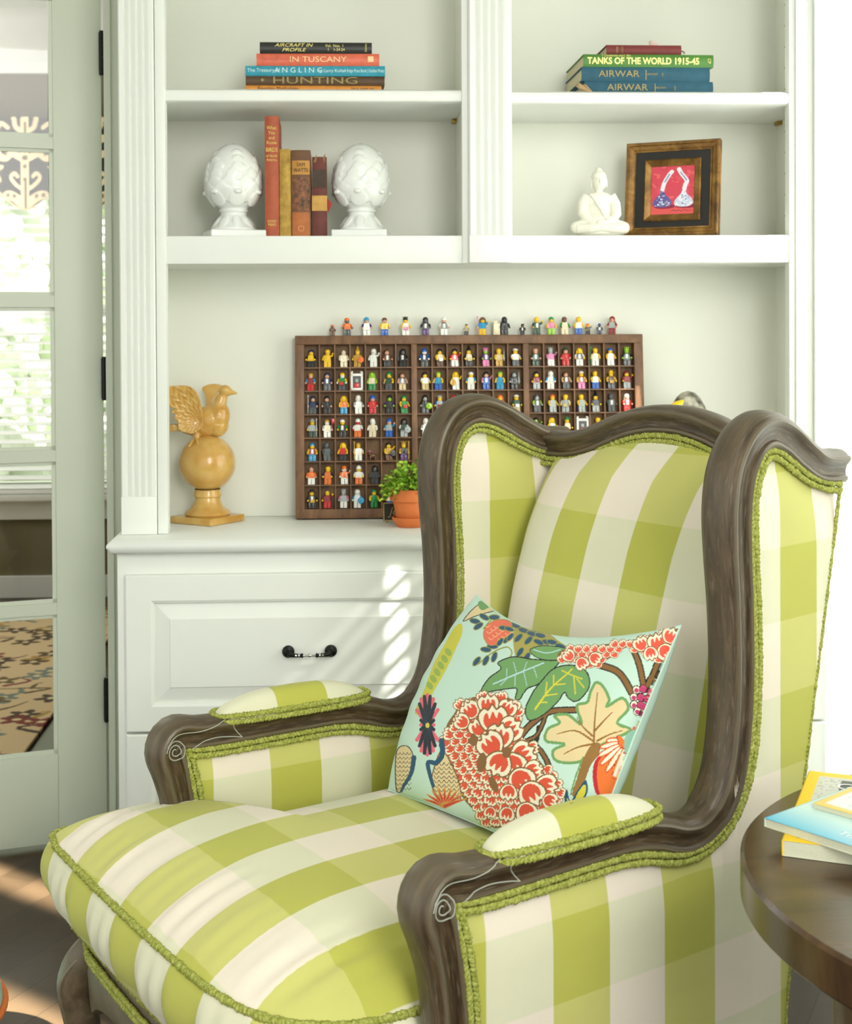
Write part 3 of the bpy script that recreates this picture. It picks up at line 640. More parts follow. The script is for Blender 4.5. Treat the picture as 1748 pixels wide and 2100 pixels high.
upright(598, 638, 308, 'thick brown book with an ochre title band and marbled spine', mat('brown_board', (112, 74, 44), .6, var=.25, vscale=50), lambda w, h: [('SAM\nWATTS', .0125, 0, h*.80, ink, {'sx': .8}), ('O', .020, 0, h*.1, mat('tan_ink', (210, 140, 70), .5), {})], .14, extra=swband)
def tatter(t, w, h):
    m_ = MB()
    for (x, z0, z1, r) in ((-.010, h-.012, h+.006, .3), (-.004, h-.010, h+.0, -.4), (.009, h-.008, h+.008, .35), (.012, h-.012, h+.003, -.2)): m_.add([(x-.003, .001, z0), (x+.004, .0, z0), (x+r*.012, -.001, z1), (x-.003, .002, z0), (x+.003, .003, z0), (x+r*.012, .002, z1)], [(0, 1, 2), (3, 5, 4), (0, 3, 4, 1), (1, 4, 5, 2), (0, 2, 5, 3)])
    m_.build('frayed_edge', mat('frayed_cloth', (112, 52, 42), .8, alt=(180, 150, 80), vscale=120), t, smooth=False)
    m_ = MB(); m_.box(-w/2-.0006, w/2+.0006, -.0022, .02, h*.33, h*.52, .0005); m_.build('paper_band', mat('ochre_paper', (204, 158, 82), .7, var=.2, vscale=80), t)
    m_ = MB(); m_.add([(w/2, .002, h*.5), (w/2+.012, .004, h*.42), (w/2+.003, .006, h*.31), (w/2, .006, h*.48), (w/2+.011, .008, h*.42), (w/2+.002, .009, h*.32)], [(0, 1, 2), (3, 5, 4), (0, 3, 4, 1), (1, 4, 5, 2), (0, 2, 5, 3)]); m_.build('torn_flap', mat('red_flap', (160, 50, 34), .7), t, smooth=False)
    m_ = MB(); m_.box(-w*.45, w*.45, -.0014, .004, h*.62, h*.84); m_.build('dark_label', mat('dark_label', (74, 58, 44), .7, var=.3), t)
upright(641, 671, 322, 'small maroon book with tattered spine beside the right finial', mat('maroon_board', (110, 56, 48), .7, var=.3, vscale=40), lambda w, h: [], .12, extra=tatter)
# --- white finials
por = mat('white_glazed_ceramic', (234, 237, 233), .12, coat=.3, var=.02)
def finial(px, lab):
    c = at(px, 482, Y=.10); H = at(px, 292, Y=.10).z-SH2
    body = MB(); body.box(-.062, .062, -.062, .062, 0, .017, .002)
    body.lathe([(0, .015), (.050, .017), (.052, .022), (.046, .028), (.036, .040), (.030, .052), (.030, .058), (.034, .061), (.034, .064), (.03, .066), (0, .066)], n=48, cap=False)
    egg = lambda t: (.0635*math.sin(PI*t)**.86*(1-.10*(t-.3)) if 0 < t < 1 else 0)
    eg = [(max(egg(t), .0005), .060+(H-.062)*t) for t in np.linspace(0.0, 1, 40)]
    eg = []
    for t in np.linspace(0, 1, 40):
        zz = .060+(H-.061)*t; r = .0635*math.sqrt(max(0, 1-((t-.40)/.40)**2)) if t < .40 else .0635*math.sqrt(max(0, 1-((t-.40)/.60)**2))
        if t > .4: r *= 1+.03*math.sin(PI*(t-.4)/.6)
        eg.append((max(r, .0008), zz))
    body.lathe(eg, n=48)
    q = MB()
    def surf(t): return np.interp(t, np.linspace(0, 1, 40), [e[0] for e in eg]), .060+(H-.061)*t
    rows = 7
    for i in range(rows):
        t = .22+i*.105; n_ = [10, 10, 10, 9, 8, 6, 4][i]
        for k in range(n_):
            a = 2*PI*(k+(i % 2)*.5)/n_; r, zz = surf(t); r2, z2 = surf(min(t+.1, .99)); r2, z2 = surf(min(t+.03, .995)); r1_, z1_ = surf(t-.03); sl_ = math.atan2(r1_-r2, z2-z1_)
            wd = max(.007, 2*PI*r/n_*.52)
            M = Matrix.Rotation(a, 4, 'Z') @ Matrix.Translation((r-.0012*math.cos(sl_), 0, zz-.0012*math.sin(sl_))) @ Matrix.Rotation(-sl_+.03, 4, 'Y')
            hl_ = .0190-.0016*i; wd = min(wd, .021-.0014*i); e = MB().ell((0, 0, 0), (.0042, wd, hl_), u=12, v=8)
            # pointed tip
            e.v = [(x, y*(1-.55*max(0, z_)/.0185), z_) for x, y, z_ in e.v]
            e.xf(M); body.add(e.v, e.f)
    for k in range(7):   # curling collar leaves
        a = 2*PI*k/7+.2
        e = MB().ell((0, 0, 0), (.0045, .020, .021), u=12, v=8); e.xf(Matrix.Rotation(a, 4, 'Z') @ Matrix.Translation((.053, 0, .088)) @ Matrix.Rotation(.55, 4, 'Y')); body.add(e.v, e.f)
        e = MB().ell((0, 0, 0), (.005, .009, .005), u=12, v=8); e.xf(Matrix.Rotation(a, 4, 'Z') @ Matrix.Translation((.0655, 0, .102))); body.add(e.v, e.f)
    for k in range(8):   # leaves on the foot
        a = 2*PI*k/8
        e = MB().ell((0, 0, 0), (.004, .011, .020), u=10, v=8); e.xf(Matrix.Rotation(a, 4, 'Z') @ Matrix.Translation((.040, 0, .036)) @ Matrix.Rotation(-.62, 4, 'Y')); body.add(e.v, e.f)
    o = remesh(body, .0016, 2).build('artichoke_finial', por, ang=80); o.location = (c.x+(.007 if px > 600 else -.001), .115, SH2+.0005); tag(o, lab, 'finial', 'white artichoke finials'); return o
f1 = finial(480, 'white ceramic artichoke finial left of the upright books'); f2 = finial(735, 'white ceramic artichoke finial right of the tattered books'); f1.rotation_euler[2] = .25; f2.rotation_euler[2] = -.1
# --- seated white statue
c0 = at(1229, 482, Y=.11); b = MB()
E_ = b.ell
E_((0, 0, .010), (.058, .034, .010)); E_((0, .005, .052), (.030, .020, .038)); E_((0, .003, .080), (.034, .018, .018)); E_((0, .0, .035), (.036, .022, .020))
E_((0, .002, .101), (.009, .009, .012)); E_((0, -.001, .117), (.0165, .017, .019)); E_((0, .003, .1415), (.0085, .0085, .0075)); E_((0, .002, .128), (.0180, .0180, .0145))
for s in (-1, 1):
    b.tube([(s*.027, .004, .088), (s*.037, .002, .070), (s*.038, -.004, .050), (s*.028, -.016, .036), (s*.012, -.026, .030)], [.013, .0135, .013, .010, .007], 12)
    b.tube([(s*.012, .0, .022), (s*.040, -.010, .022), (s*.056, -.014, .020)], [.017, .016, .013], 12); E_((s*.054, -.013, .020), (.014, .013, .013))
    b.tube([(s*.052, -.018, .018), (s*.025, -.030, .018), (-s*.008, -.032, .020)], [.011, .010, .008], 12)
    E_((s*.0175, .001, .115), (.0028, .004, .010)); E_((s*.006, -.0165, .123), (.0035, .0018, .0012))
E_((0, -.0175, .119), (.0025, .004, .006)); E_((0, -.0165, .111), (.005, .002, .0015)); E_((0, -.028, .031), (.014, .009, .005))
for k in range(5): b.tube([(-.022+k*.004, -.013, .092-k*.006), (.0+k*.002, -.021, .060-k*.004), (.02, -.022, .045-k*.003)], .0016, 6)
so = remesh(b, .0011, 2).build('seated_statue', mat('matt_white_plaster', (234, 232, 218), .7), ang=80); so.location = (c0.x-.002, .10, SH2+.0006); so.scale = (1.0, 1, (at(1229, 345, Y=.1).z-SH2)/.1475)
tag(so, 'small white plaster statue sitting cross legged beside the gold frame', 'statue')
# --- framed painting
cf = at(1380, 482, Y=.10)
pf = thing('framed_painting', 'small painting of two foil wrapped sweets in a gold and black frame', 'picture', None, (cf.x, .115, SH2+.0040)); pf.rotation_euler = (-.13, 0, math.radians(-27))
FWD, FH = .218, .222
gm = woodmat('antique_gold', (70, 46, 18), (126, 90, 40), (170, 130, 66), .35, (1, 1, 1), 22)
for v in [0]:
    p_ = gm.node_tree.nodes['Principled BSDF']; p_.inputs['Metallic'].default_value = .45
def frame_ring(w, h, prof, name, mt, zc):
    """prof: (inset, y) list; mitred ring in the x-z plane"""
    m_ = MB(); vs = []
    for (i, y) in prof: vs += [(-w/2+i, y, zc-h/2+i), (w/2-i, y, zc-h/2+i), (w/2-i, y, zc+h/2-i), (-w/2+i, y, zc+h/2-i)]
    n_ = len(prof); fs = []
    for k in range(n_):
        k2 = (k+1) % n_
        for i in range(4): j = (i+1) % 4; fs.append((k*4+i, k*4+j, k2*4+j, k2*4+i))
    m_.add(vs, fs); return m_.build(name, mt, pf, ang=20)
zc = FH/2
frame_ring(FWD, FH, [(0, .012), (0, -.008), (.003, -.012), (.007, -.011), (.009, -.008), (.016, -.006), (.019, -.003), (.022, -.003), (.022, .012)], 'outer_frame', gm, zc)
frame_ring(FWD-.042, FH-.042, [(0, .010), (0, -.001), (.024, .0005), (.024, .010)], 'black_panel', mat('black_lacquer', (26, 24, 20), .4), zc)
frame_ring(.132, .145, [(0, .010), (0, -.003), (.003, -.006), (.006, -.004), (.012, -.002), (.016, .001), (.016, .010)], 'inner_frame', gm, zc-.002)
nu, nv = 150, 190; aw, ah = .104, .120
U, V = np.meshgrid(np.linspace(0, 1, nu), np.linspace(0, 1, nv), indexing='ij')
pt = Paint(U*100, V*130, (206, 66, 84)); r_ = random.Random(5)
for i in range(60): pt.ell(r_.uniform(0, 100), r_.uniform(0, 130), r_.uniform(3, 9), r_.uniform(2, 5), r_.uniform(0, 3), r_.choice([(214, 78, 92), (198, 58, 78), (222, 96, 100), (204, 62, 84)]))
pt.C[(V*130 < 26)] = lin((216, 84, 84))
for cx, flip in ((27, 0), (75, 1)):
    s = -1 if flip else 1
    pt.ell(cx+6, 24, 24, 6, 0, (140, 30, 60))
    pt.blob([(cx-21, 30), (cx-17, 43), (cx-6, 56), (cx-2, 72), (cx+3, 72), (cx+6, 56), (cx+17, 44), (cx+21, 31), (cx+10, 23), (cx-10, 23)], (92, 88, 150) if not flip else (196, 206, 224))
    for i in range(90):
        a, b_ = r_.uniform(-19, 19), r_.uniform(26, 66); 
        if abs(a) < 20-(b_-26)*.45: pt.ell(cx+a, b_, r_.uniform(1, 3.4), r_.uniform(.8, 1.8), r_.uniform(0, 3), r_.choice([(220, 226, 240), (150, 160, 210), (50, 44, 100), (232, 236, 240), (120, 60, 110), (70, 90, 170)] if not flip else [(236, 240, 244), (214, 226, 236), (236, 240, 244), (90, 90, 160), (190, 150, 190), (244, 246, 246)]))
    if not flip: P_ = [(cx, 68), (cx+4, 84), (cx+14, 104), (cx+20, 112)]
    else: P_ = [(cx+1, 68), (cx+3, 78), (cx+6, 88), (cx-6, 106), (cx-12, 118)]
    pt.curve(P_, 9.5, (226, 226, 232)); q_ = smoothpath(P_, 30)[12:26]
    for k in range(0, len(q_), 2): pt.ell(q_[k][0], q_[k][1], 1.5, 2.2, .5, (120, 124, 176))
pt.curve([(48, 12), (54, 15), (58, 11), (64, 14), (70, 11), (78, 14), (86, 11), (92, 13)], 1.3, (110, 24, 50))
gridmesh(np.stack([(U-.5)*aw, .0035+0*U, zc-.002+(V-.5)*ah], -1), None, 'canvas', mat('painted_canvas', attr='Col', rough=.5), pf, colors=pt.C, thick=.002)
MB().box(-FWD/2+.004, FWD/2-.004, .0122, .014, .004, FH-.004).build('backing', mat('kraft_backing', (150, 120, 80), .8), pf, smooth=False)
MB().box(-.02, .02, .0145, .028, .0, .006).build('easel_back', mat('kraft_backing', (150, 120, 80), .8), pf, smooth=False)
# --- yellow bird finial
ym = mat('crackled_ochre_glaze', (214, 178, 104), .22, vscale=22, alt=(196, 146, 66), coat=.3, bump=.08, bscale=90)
c0 = at(425, 1062, Y=.185); BX = c0.x; BYY = .200
B = thing('bird_finial', 'ochre glazed bird with raised wings perched on a ball pedestal', 'sculpture', None, (BX, BYY, CT+.0005))
k = 1/872.0
zc_ = lambda y: (1067-y)*k       # photo rows to height above the counter
m_ = MB(); m_.box(-.061, .061, -.061, .061, 0, .016, .003); m_.xf(Matrix.Rotation(math.radians(-29), 4, 'Z')); m_.build('plinth', ym, B)
m_ = MB(); m_.lathe([(.0, .014), (.052, .0165), (.054, .020), (.050, .026), (.042, .031), (.034, .040), (.030, .050), (.029, .057), (.032, .060), (.032, .065), (.030, .070), (.03, .076)], n=48, cap=False); m_.build('pedestal', ym, B)
bz = .137; MB().ell((0, 0, bz), (.065, .065, .065), u=48, v=32).build('ball', ym, B)
bx = lambda X: (X/6.563+330-425)*k; bzz = lambda Y: zc_(Y/6.563+770)
m_ = MB()
def cap_(pts, rs): m_.tube(pts, rs, 14)
m_.ell((bx(640), 0, bzz(610)), (.046, .030, .036), rot=(0, -.5, 0)); m_.ell((bx(780), 0, bzz(560)), (.026, .027, .036), rot=(0, .2, 0)); m_.ell((bx(760), 0, bzz(660)), (.027, .026, .028))
cap_([(bx(770), 0, bzz(480)), (bx(800), 0, bzz(360)), (bx(835), 0, bzz(270))], [.023, .0155, .0125]); m_.ell((bx(868), 0, bzz(205)), (.0150, .0125, .0135)); m_.ell((bx(905), 0, bzz(220)), (.012, .010, .010))
m_.tube([(bx(930), 0, bzz(222)), (bx(990), 0, bzz(236)), (bx(1040), 0, bzz(243))], [.0085, .0045, .0012], 10)
cap_([(bx(560), 0, bzz(650)), (bx(420), 0, bzz(690)), (bx(300), 0, bzz(690))], [.030, .022, .014])
m_.tube([(bx(560), .01, bzz(740)), (bx(520), .012, bzz(830))], [.010, .008], 10); m_.tube([(bx(500), -.014, bzz(740)), (bx(500), -.018, bzz(850))], [.010, .007], 10)
remesh(m_, .0016, 3).build('body', ym, B, ang=80)
m_ = MB()
for a, b_ in (((bx(500), -.018, bzz(840)), (bx(430), -.045, bzz(935))), ((bx(500), -.018, bzz(840)), (bx(590), -.052, bzz(990))), ((bx(500), -.018, bzz(840)), (bx(560), -.044, bzz(900)))):
    m_.tube([a, ((a[0]+b_[0])/2, (a[1]+b_[1])/2-.006, (a[2]+b_[2])/2+.004), b_], [.004, .0035, .0018], 8)
m_.build('claw', ym, B)
def wing(outline, y, lean, name):
    q = MB(); P_ = [(bx(a), bzz(c)) for a, c in smoothpath(outline, 60, closed=True)]; q.prism(P_, -.005, .005)
    q = remesh(q, .0016, 2)
    hinge = (bx(560), bzz(600))
    out = []
    for x, yy, z_ in q.v:
        d_ = math.hypot(x-hinge[0], z_-hinge[1]); a = math.atan2(z_-hinge[1], x-hinge[0])
        ridge = .0014*abs(math.cos(a*11+d_*18))*min(1, d_/.045)+.0010*math.cos(d_*330+2*math.cos(a*22))
        yy2 = yy+(ridge if yy*lean > 0 else 0)+y+lean*d_*.35
        out.append((x, yy2, z_))
    q.v = out; return q.build(name, ym, B, ang=80)
wing([(60, 190), (110, 150), (230, 128), (430, 128), (530, 200), (580, 330), (600, 520), (590, 680), (480, 760), (360, 740), (290, 690), (285, 600), (235, 560), (262, 500), (205, 480), (245, 420), (160, 400), (195, 350), (110, 310), (150, 270), (60, 240)], -.022, -1, 'wing')
wing([(505, 185), (560, 142), (650, 125), (730, 135), (772, 160), (720, 250), (660, 350), (600, 480), (575, 400), (560, 290)], .022, 1, 'wing')
q = MB(); P_ = [(bx(a), c) for a, c in [(350, .012), (300, .016), (180, .021), (20, .026), (-20, .020), (-30, .0), (-20, -.020), (20, -.026), (180, -.021), (300, -.016), (350, -.012)]]
q.add([(x, y, bzz(645)+(0 if i < 11 else -.016)-.08*(bx(350)-x)*.3) for i, (x, y) in enumerate(P_+P_)], [list(range(11)), list(range(11, 22))[::-1]]+[(i, (i+1) % 11, (i+1) % 11+11, i+11) for i in range(11)])
remesh(q, .002, 2).build('tail', ym, B, ang=80)
B.rotation_euler[2] = -.12
# --- terracotta pot
tc_m = mat('terracotta', (222, 122, 62), .75, var=.12, vscale=25)
cp = at(843, 1073, Y=.085)
pot = thing('potted_plant', 'small terracotta pot of green leaves on its saucer', 'plant', None, (cp.x, .085, CT+.0005))
MB().lathe([(0, 0), (.030, 0), (.033, .003), (.041, .014), (.0435, .020), (.042, .022), (.039, .021), (.034, .010), (.0, .008)], n=48, cap=False).build('saucer', tc_m, pot)
MB().lathe([(0, .009), (.030, .009), (.032, .011), (.0405, .058), (.046, .0585), (.0475, .060), (.0475, .084), (.046, .086), (.043, .086), (.0425, .070), (0, .070)], n=48, cap=False).build('pot', tc_m, pot)
MB().lathe([(0, .077), (.035, .076), (.0425, .073)], n=32, cap=False).build('soil', mat('dark_soil', (48, 36, 24), .95, bump=1, bscale=300), pot)
lf = MB(); r_ = random.Random(21)
for i in range(620):
    th = r_.uniform(0, 2*PI); ph = math.acos(r_.uniform(.0, 1)); R_ = r_.uniform(.6, 1.05)
    x, y, zz = .056*R_*math.sin(ph)*math.cos(th)*1.15, .052*R_*math.sin(ph)*math.sin(th), .082+.060*R_*math.cos(ph)*(.85+.3*math.sin(3*th))
    if x < -.03: zz -= .012*r_.random()*2
    L_ = r_.uniform(.008, .015); e = MB(); w_ = L_*.42
    e.add([(0, 0, 0), (w_, L_*.35, .002), (w_*.8, L_*.8, .001), (0, L_, -.003), (-w_*.8, L_*.8, .001), (-w_, L_*.35, .002), (0, L_*.5, -.001)], [(0, 1, 6), (1, 2, 6), (2, 3, 6), (3, 4, 6), (4, 5, 6), (5, 0, 6)])
    e.xf(Matrix.Translation((x, y, zz)) @ Euler((r_.uniform(-.6, 1.2), r_.uniform(-.7, .7), th-PI/2+r_.uniform(-.7, .7))).to_matrix().to_4x4()); lf.add(e.v, e.f, i % 3)
lf.build('foliage', [mat('leaf_green', (150, 196, 50), .5, var=.25, vscale=60), mat('leaf_lime', (190, 222, 74), .5, var=.2, vscale=60), mat('leaf_deep', (110, 160, 44), .5, var=.2)], pot, smooth=True)
st_ = MB()
for i in range(40):
    a = r_.uniform(0, 2*PI); R_ = r_.uniform(.01, .045); st_.tube([(R_*.4*math.cos(a), R_*.4*math.sin(a), .074), (R_*math.cos(a), R_*math.sin(a), .074+r_.uniform(.02, .045))], .0009, 5)
st_.build('stems', mat('stem_green', (130, 170, 60), .6), pot)
# --- little black sign with gold rim behind the pot
cs = at(812, 1069, Y=.135); sg = thing('table_sign', 'little black sign with gold rim and script half hidden by the flowerpot', 'sign', None, (cs.x, .15, CT+.0005)); sg.rotation_euler = (-.1, 0, .12)
MB().box(-.026, .026, -.003, .003, .006, .044, .001).build('panel', mat('black_board', (34, 32, 26), .5), sg)
q = MB()
for a in ((-.028, -.026, .004, .046), (.026, .028, .004, .046)): q.box(a[0], a[1], -.004, .004, a[2], a[3], .0005)
q.box(-.028, .028, -.004, .004, .004, .0065, .0005); q.box(-.028, .028, -.004, .004, .0435, .046, .0005); q.ell((-.02, 0, .002), (.003, .003, .0025)); q.ell((.02, 0, .002), (.003, .003, .0025)); q.build('rim', gold2, sg)
text('Je', .026, (-.006, -.0034, .025), gold2, sg, shear=.3)
# ================================================================== wooden compartment tray with toy figures
TW, TH, TD = .830, .430, .030
TM = Matrix.Translation((.3715, .213, CT+.0032)) @ Matrix.Rotation(-.092, 4, 'X')
TR = thing('printers_tray', 'brown wooden compartment tray full of toy figures leaning against the back panel', 'display tray')
TR.matrix_world = TM
b = MB(); fw = .0215
b.box(0, fw, -.002, TD, 0, TH-.021, .0015); b.box(TW-fw, TW, -.002, TD, 0, TH-.021, .0015); b.box(0, TW, -.003, TD, 0, .022, .0015); b.box(0, TW, -.002, TD, TH-.021, TH, .0015)
b.build('outer_frame', traywood, TR)
MB().box(.004, TW-.004, TD-.003, TD-.0005, .004, TH-.004).build('back_board', woodmat('tray_back', (88, 60, 36), (122, 90, 56), (146, 112, 74), .6, (2, 2, 1), 10), TR, smooth=False)
TK = .0135; CW = (TW-2*fw-2*TK)/21; z0t = .022; RH = (TH-.021-.022)/7
cellx = lambda c: fw+CW*(c+.5)+(c//7)*TK
for k in (1, 2): x = fw+CW*7*k+TK*(k-1); MB().box(x, x+TK, .0, TD-.004, z0t, TH-.021, .001).build('thick_divider', traywood, TR)
b = MB()
for c in range(1, 21):
    if c % 7: x = fw+CW*c+(c//7)*TK; b.box(x-.0014, x+.0014, .0015, TD-.004, z0t, TH-.021)
b.build('upright_dividers', traywood, TR, smooth=False)
b = MB()
for r in range(1, 7): z_ = z0t+RH*r; b.box(fw, TW-fw, .001, TD-.004, z_-.0014, z_+.0014)
b.build('ledges', traywood, TR, smooth=False)
PAL = dict(k=('black', (30, 30, 30)), w=('white', (238, 238, 230)), r=('red', (206, 32, 32)), b=('blue', (24, 96, 190)), B=('navy', (36, 48, 84)), g=('green', (20, 140, 66)), G=('dark green', (44, 76, 54)), l=('lime', (150, 204, 40)), y=('yellow', (246, 200, 24)),
           n=('pale pink', (222, 168, 138)), t=('tan', (206, 184, 130)), T=('brown', (104, 66, 40)), o=('orange', (236, 120, 34)), p=('pink', (226, 130, 180)), v=('purple', (84, 44, 110)), s=('light grey', (172, 180, 178)), S=('dark grey', (84, 88, 90)), c=('azure', (40, 154, 204)),
           m=('maroon', (146, 40, 44)), z=('gold', (200, 156, 50)), e=('cream', (230, 218, 182)))
pm = {k: mat('plastic_'+v[0].replace(' ', '_'), v[1], .3, coat=.2) for k, v in PAL.items()}
eye = pm['k']
def mesh_of(mb, nm, nmat=1, smooth=True):
    o = mb.build(nm, [pm['k']]*nmat if nmat > 1 else pm['k'], None, smooth=smooth); me = o.data; bpy.data.objects.remove(o); return me
q = MB()
for s in (-1, 1): q.box(s*.0041-.0036, s*.0041+.0036, -.004, .004, 0, .0115, .0006); q.box(s*.0041-.0036, s*.0041+.0036, -.0058, -.003, 0, .0035, .0006)
q.box(-.0077, .0077, -.0038, .0038, .0115, .0145, .0006); M_LEG = mesh_of(q, 'legs')
q = MB(); vs = [(x, y, z_) for z_, w_, d_ in ((.0145, .0078, .0042), (.0262, .0058, .0040), (.0276, .0046, .0034)) for x, y in ((-w_, -d_), (w_, -d_), (w_, d_), (-w_, d_))]
q.add(vs, [(0, 1, 5, 4), (1, 2, 6, 5), (2, 3, 7, 6), (3, 0, 4, 7), (4, 5, 9, 8), (5, 6, 10, 9), (6, 7, 11, 10), (7, 4, 8, 11), (8, 9, 10, 11), (3, 2, 1, 0)]); q.box(-.0026, .0026, -.0047, -.0040, .016, .026, .0002, mi=1); M_TOR = mesh_of(q, 'torso', 2)
def arm_(s, up=0):
    q = MB(); e = .022 if up else .0; pts = [(s*.0062, 0, .0258), (s*.0088, -.001, .0225), (s*.0098, -.003, .0195), (s*.0098, -.0065, .0175+e*.2)]
    if up: pts = [(s*.0062, 0, .0252), (s*.009, -.001, .0245), (s*.0112, -.002, .027), (s*.0125, -.003, .0305)]
    q.tube(pts, [.0024, .0025, .0023, .0019], 10); hx, hy, hz = pts[-1]; q.ell((hx, hy-.0012, hz-.0006), (.0023, .0023, .0023), u=8, v=6, mi=1); return mesh_of(q, 'arm', 2)
M_ARM = {(1, 0): arm_(1), (-1, 0): arm_(-1), (1, 1): arm_(1, 1), (-1, 1): arm_(-1, 1)}
q = MB(); q.lathe([(0, .0276), (.0032, .0276), (.0044, .0286), (.0050, .0298), (.0050, .0345), (.0044, .0357), (.0024, .0362), (.0024, .0375), (0, .0375)], n=20, cap=False)
for s in (-1, 1): q.ell((s*.0018, -.0048, .0328), (.0007, .0005, .0008), u=6, v=4, mi=1)
q.box(-.0014, .0014, -.0052, -.0049, .0301, .0305, mi=1); M_HEAD = mesh_of(q, 'head', 2)
HATS = {}
def hat(k, f, nm, word): q = MB(); f(q); HATS[k] = (mesh_of(remesh(q, .0005, 1) if k in 'hlsd' else q, nm), nm, word)
def f(q): q.ell((0, .0008, .0352), (.0061, .0060, .0050), u=16, v=10); q.ell((0, .0028, .0325), (.0058, .0042, .0050), u=12, v=8)
hat('h', f, 'hair', '%s-haired')
def f(q): q.ell((0, .0008, .0354), (.0064, .0062, .0050), u=16, v=10); q.ell((0, .0036, .0305), (.0066, .0038, .0085), u=12, v=8); [q.ell((s*.0056, .0008, .0300), (.0022, .003, .0070), u=8, v=6) for s in (-1, 1)]
hat('l', f, 'long_hair', 'long %s-haired')
def f(q):
    q.ell((0, .0008, .0352), (.0060, .0060, .0048), u=14, v=8)
    for i in range(7): a = i*2*PI/7; q.tube([(0.002*math.cos(a), .0008+.002*math.sin(a), .037), (.0062*math.cos(a), .0008+.0058*math.sin(a), .0418)], [.0022, .0005], 6)
    q.tube([(0, .001, .037), (0, .001, .0435)], [.0025, .0005], 6)
hat('s', f, 'spiky_hair', 'spiky %s-haired')
def f(q): q.ell((0, .0014, .0345), (.0066, .0062, .0066), u=16, v=10); q.ell((0, .003, .029), (.0070, .0042, .0060), u=12, v=8)
hat('d', f, 'hood', '%s-hooded')
def f(q): q.lathe([(0, .0415), (.003, .0410), (.0054, .0385), (.0062, .0350), (.0062, .0335), (.0056, .0335), (.0054, .0355), (0, .0385)], n=18, cap=False); q.box(-.0062, .0062, .001, .0062, .029, .0345, .001)
hat('H', f, 'helmet', '%s-helmeted')
def f(q): q.lathe([(0, .0402), (.0036, .0395), (.0054, .0375), (.0056, .0352), (.0050, .0352), (0, .0370)], n=18, cap=False); q.box(-.0040, .0040, -.0090, -.0040, .0352, .0360, .0003)
hat('c', f, 'cap', '%s-capped')
def f(q): q.lathe([(0, .0412), (.0030, .0412), (.0042, .0400), (.0048, .0366), (.0092, .0362), (.0094, .0354), (.0048, .0352), (0, .0365)], n=24, cap=False)
hat('w', f, 'brimmed_hat', '%s-hatted')
def f(q): q.lathe([(0, .0485), (.0012, .0475), (.0045, .0375), (.0066, .0362), (.0066, .0352), (0, .0362)], n=18, cap=False)
hat('t', f, 'pointed_hat', 'tall %s-hatted')
ACC = {}
q = MB(); q.tube([(0, -.009, .002), (0, -.009, .040)], .0009, 8); q.ell((0, -.009, .040), (.0018, .0018, .0022), u=8, v=6); ACC['staff'] = (mesh_of(q, 'staff'), .0098)
q = MB(); q.lathe([(0, -.002), (.006, -.0014), (.0072, 0), (.006, .0004), (0, 0)], (0, -.0095, .016), 20, axis='y', cap=False); q.ell((0, -.0115, .016), (.002, .001, .002), u=8, v=6); ACC['shield'] = (mesh_of(q, 'shield'), .0085)
q = MB(); q.tube([(0, -.009, .012), (0, -.009, .017)], .0009, 6); q.box(-.003, .003, -.0098, -.0082, .017, .018, .0003); q.add([(-.0014, -.009, .018), (0, -.0098, .018), (.0014, -.009, .018), (0, -.0082, .018), (0, -.009, .042)], [(0, 1, 4), (1, 2, 4), (2, 3, 4), (3, 0, 4), (3, 2, 1, 0)]); ACC['sword'] = (mesh_of(q, 'sword'), .0098)
q = MB(); q.tube([(0, -.009, .012), (0, -.009, .042)], .0007, 6); q.box(-.0001, .008, -.0094, -.0086, .031, .041, .0002); ACC['flag'] = (mesh_of(q, 'flag'), .0098)
q = MB(); q.box(-.0045, .0045, -.0100, -.0086, .012, .019, .0003); ACC['placard'] = (mesh_of(q, 'placard'), .0)
q = MB(); q.add([(-.006, .0045, .027), (.006, .0045, .027), (.0105, .0075, .003), (-.0105, .0075, .003), (-.006, .0052, .027), (.006, .0052, .027), (.0105, .0082, .003), (-.0105, .0082, .003)], [(0, 1, 2, 3), (4, 7, 6, 5), (0, 4, 5, 1), (1, 5, 6, 2), (2, 6, 7, 3), (3, 7, 4, 0)]); ACC['cape'] = (mesh_of(q, 'cape'), .0)
def part(nm, me, parent, cols):
    o = bpy.data.objects.new(nm, me); COL.objects.link(o); o.parent = parent
    for i, c_ in enumerate(cols): o.material_slots[i].link = 'OBJECT'; o.material_slots[i].material = pm[c_]
    return o
cn = lambda c_: PAL[c_][0].replace(' ', '-')
def figure(spec, where, M, group, rnd):
    toks = spec.split(); core = toks[0]; ht, hc, fc, to, ar, le = core
    t = thing('toy_figure', '', 'toy figure', group)
    part('legs', M_LEG, t, [le]); part('torso', M_TOR, t, [to, 'w' if to in 'kBSGmvrbT' and rnd.random() < .5 else to])
    up = rnd.random() < .15
    for s in (-1, 1): part('arm', M_ARM[(s, 1 if up and s > 0 else 0)], t, [ar, fc])
    part('head', M_HEAD, t, [fc, 'k'])
    nm = 'bald '
    if ht != 'x': me, n_, w_ = HATS[ht]; part(n_, me, t, [hc]); nm = w_ % cn(hc)+' '
    extra = ''
    for a in toks[1:]:
        kind, c_ = a[:-1], a[-1]; me, dx = ACC[kind]; o = part(kind, me, t, [c_]); o.location = (dx*(1 if rnd.random() < .6 else -1), 0, 0); extra = ' %s,' % kind
    t['label'] = '%stoy figure, %s torso, %s legs,%s %s' % (nm, cn(to), cn(le), extra, where)
    t.matrix_world = M @ Matrix.Rotation(rnd.uniform(-.3, .3), 4, 'Z') @ Matrix.Scale(1.07, 4); return t
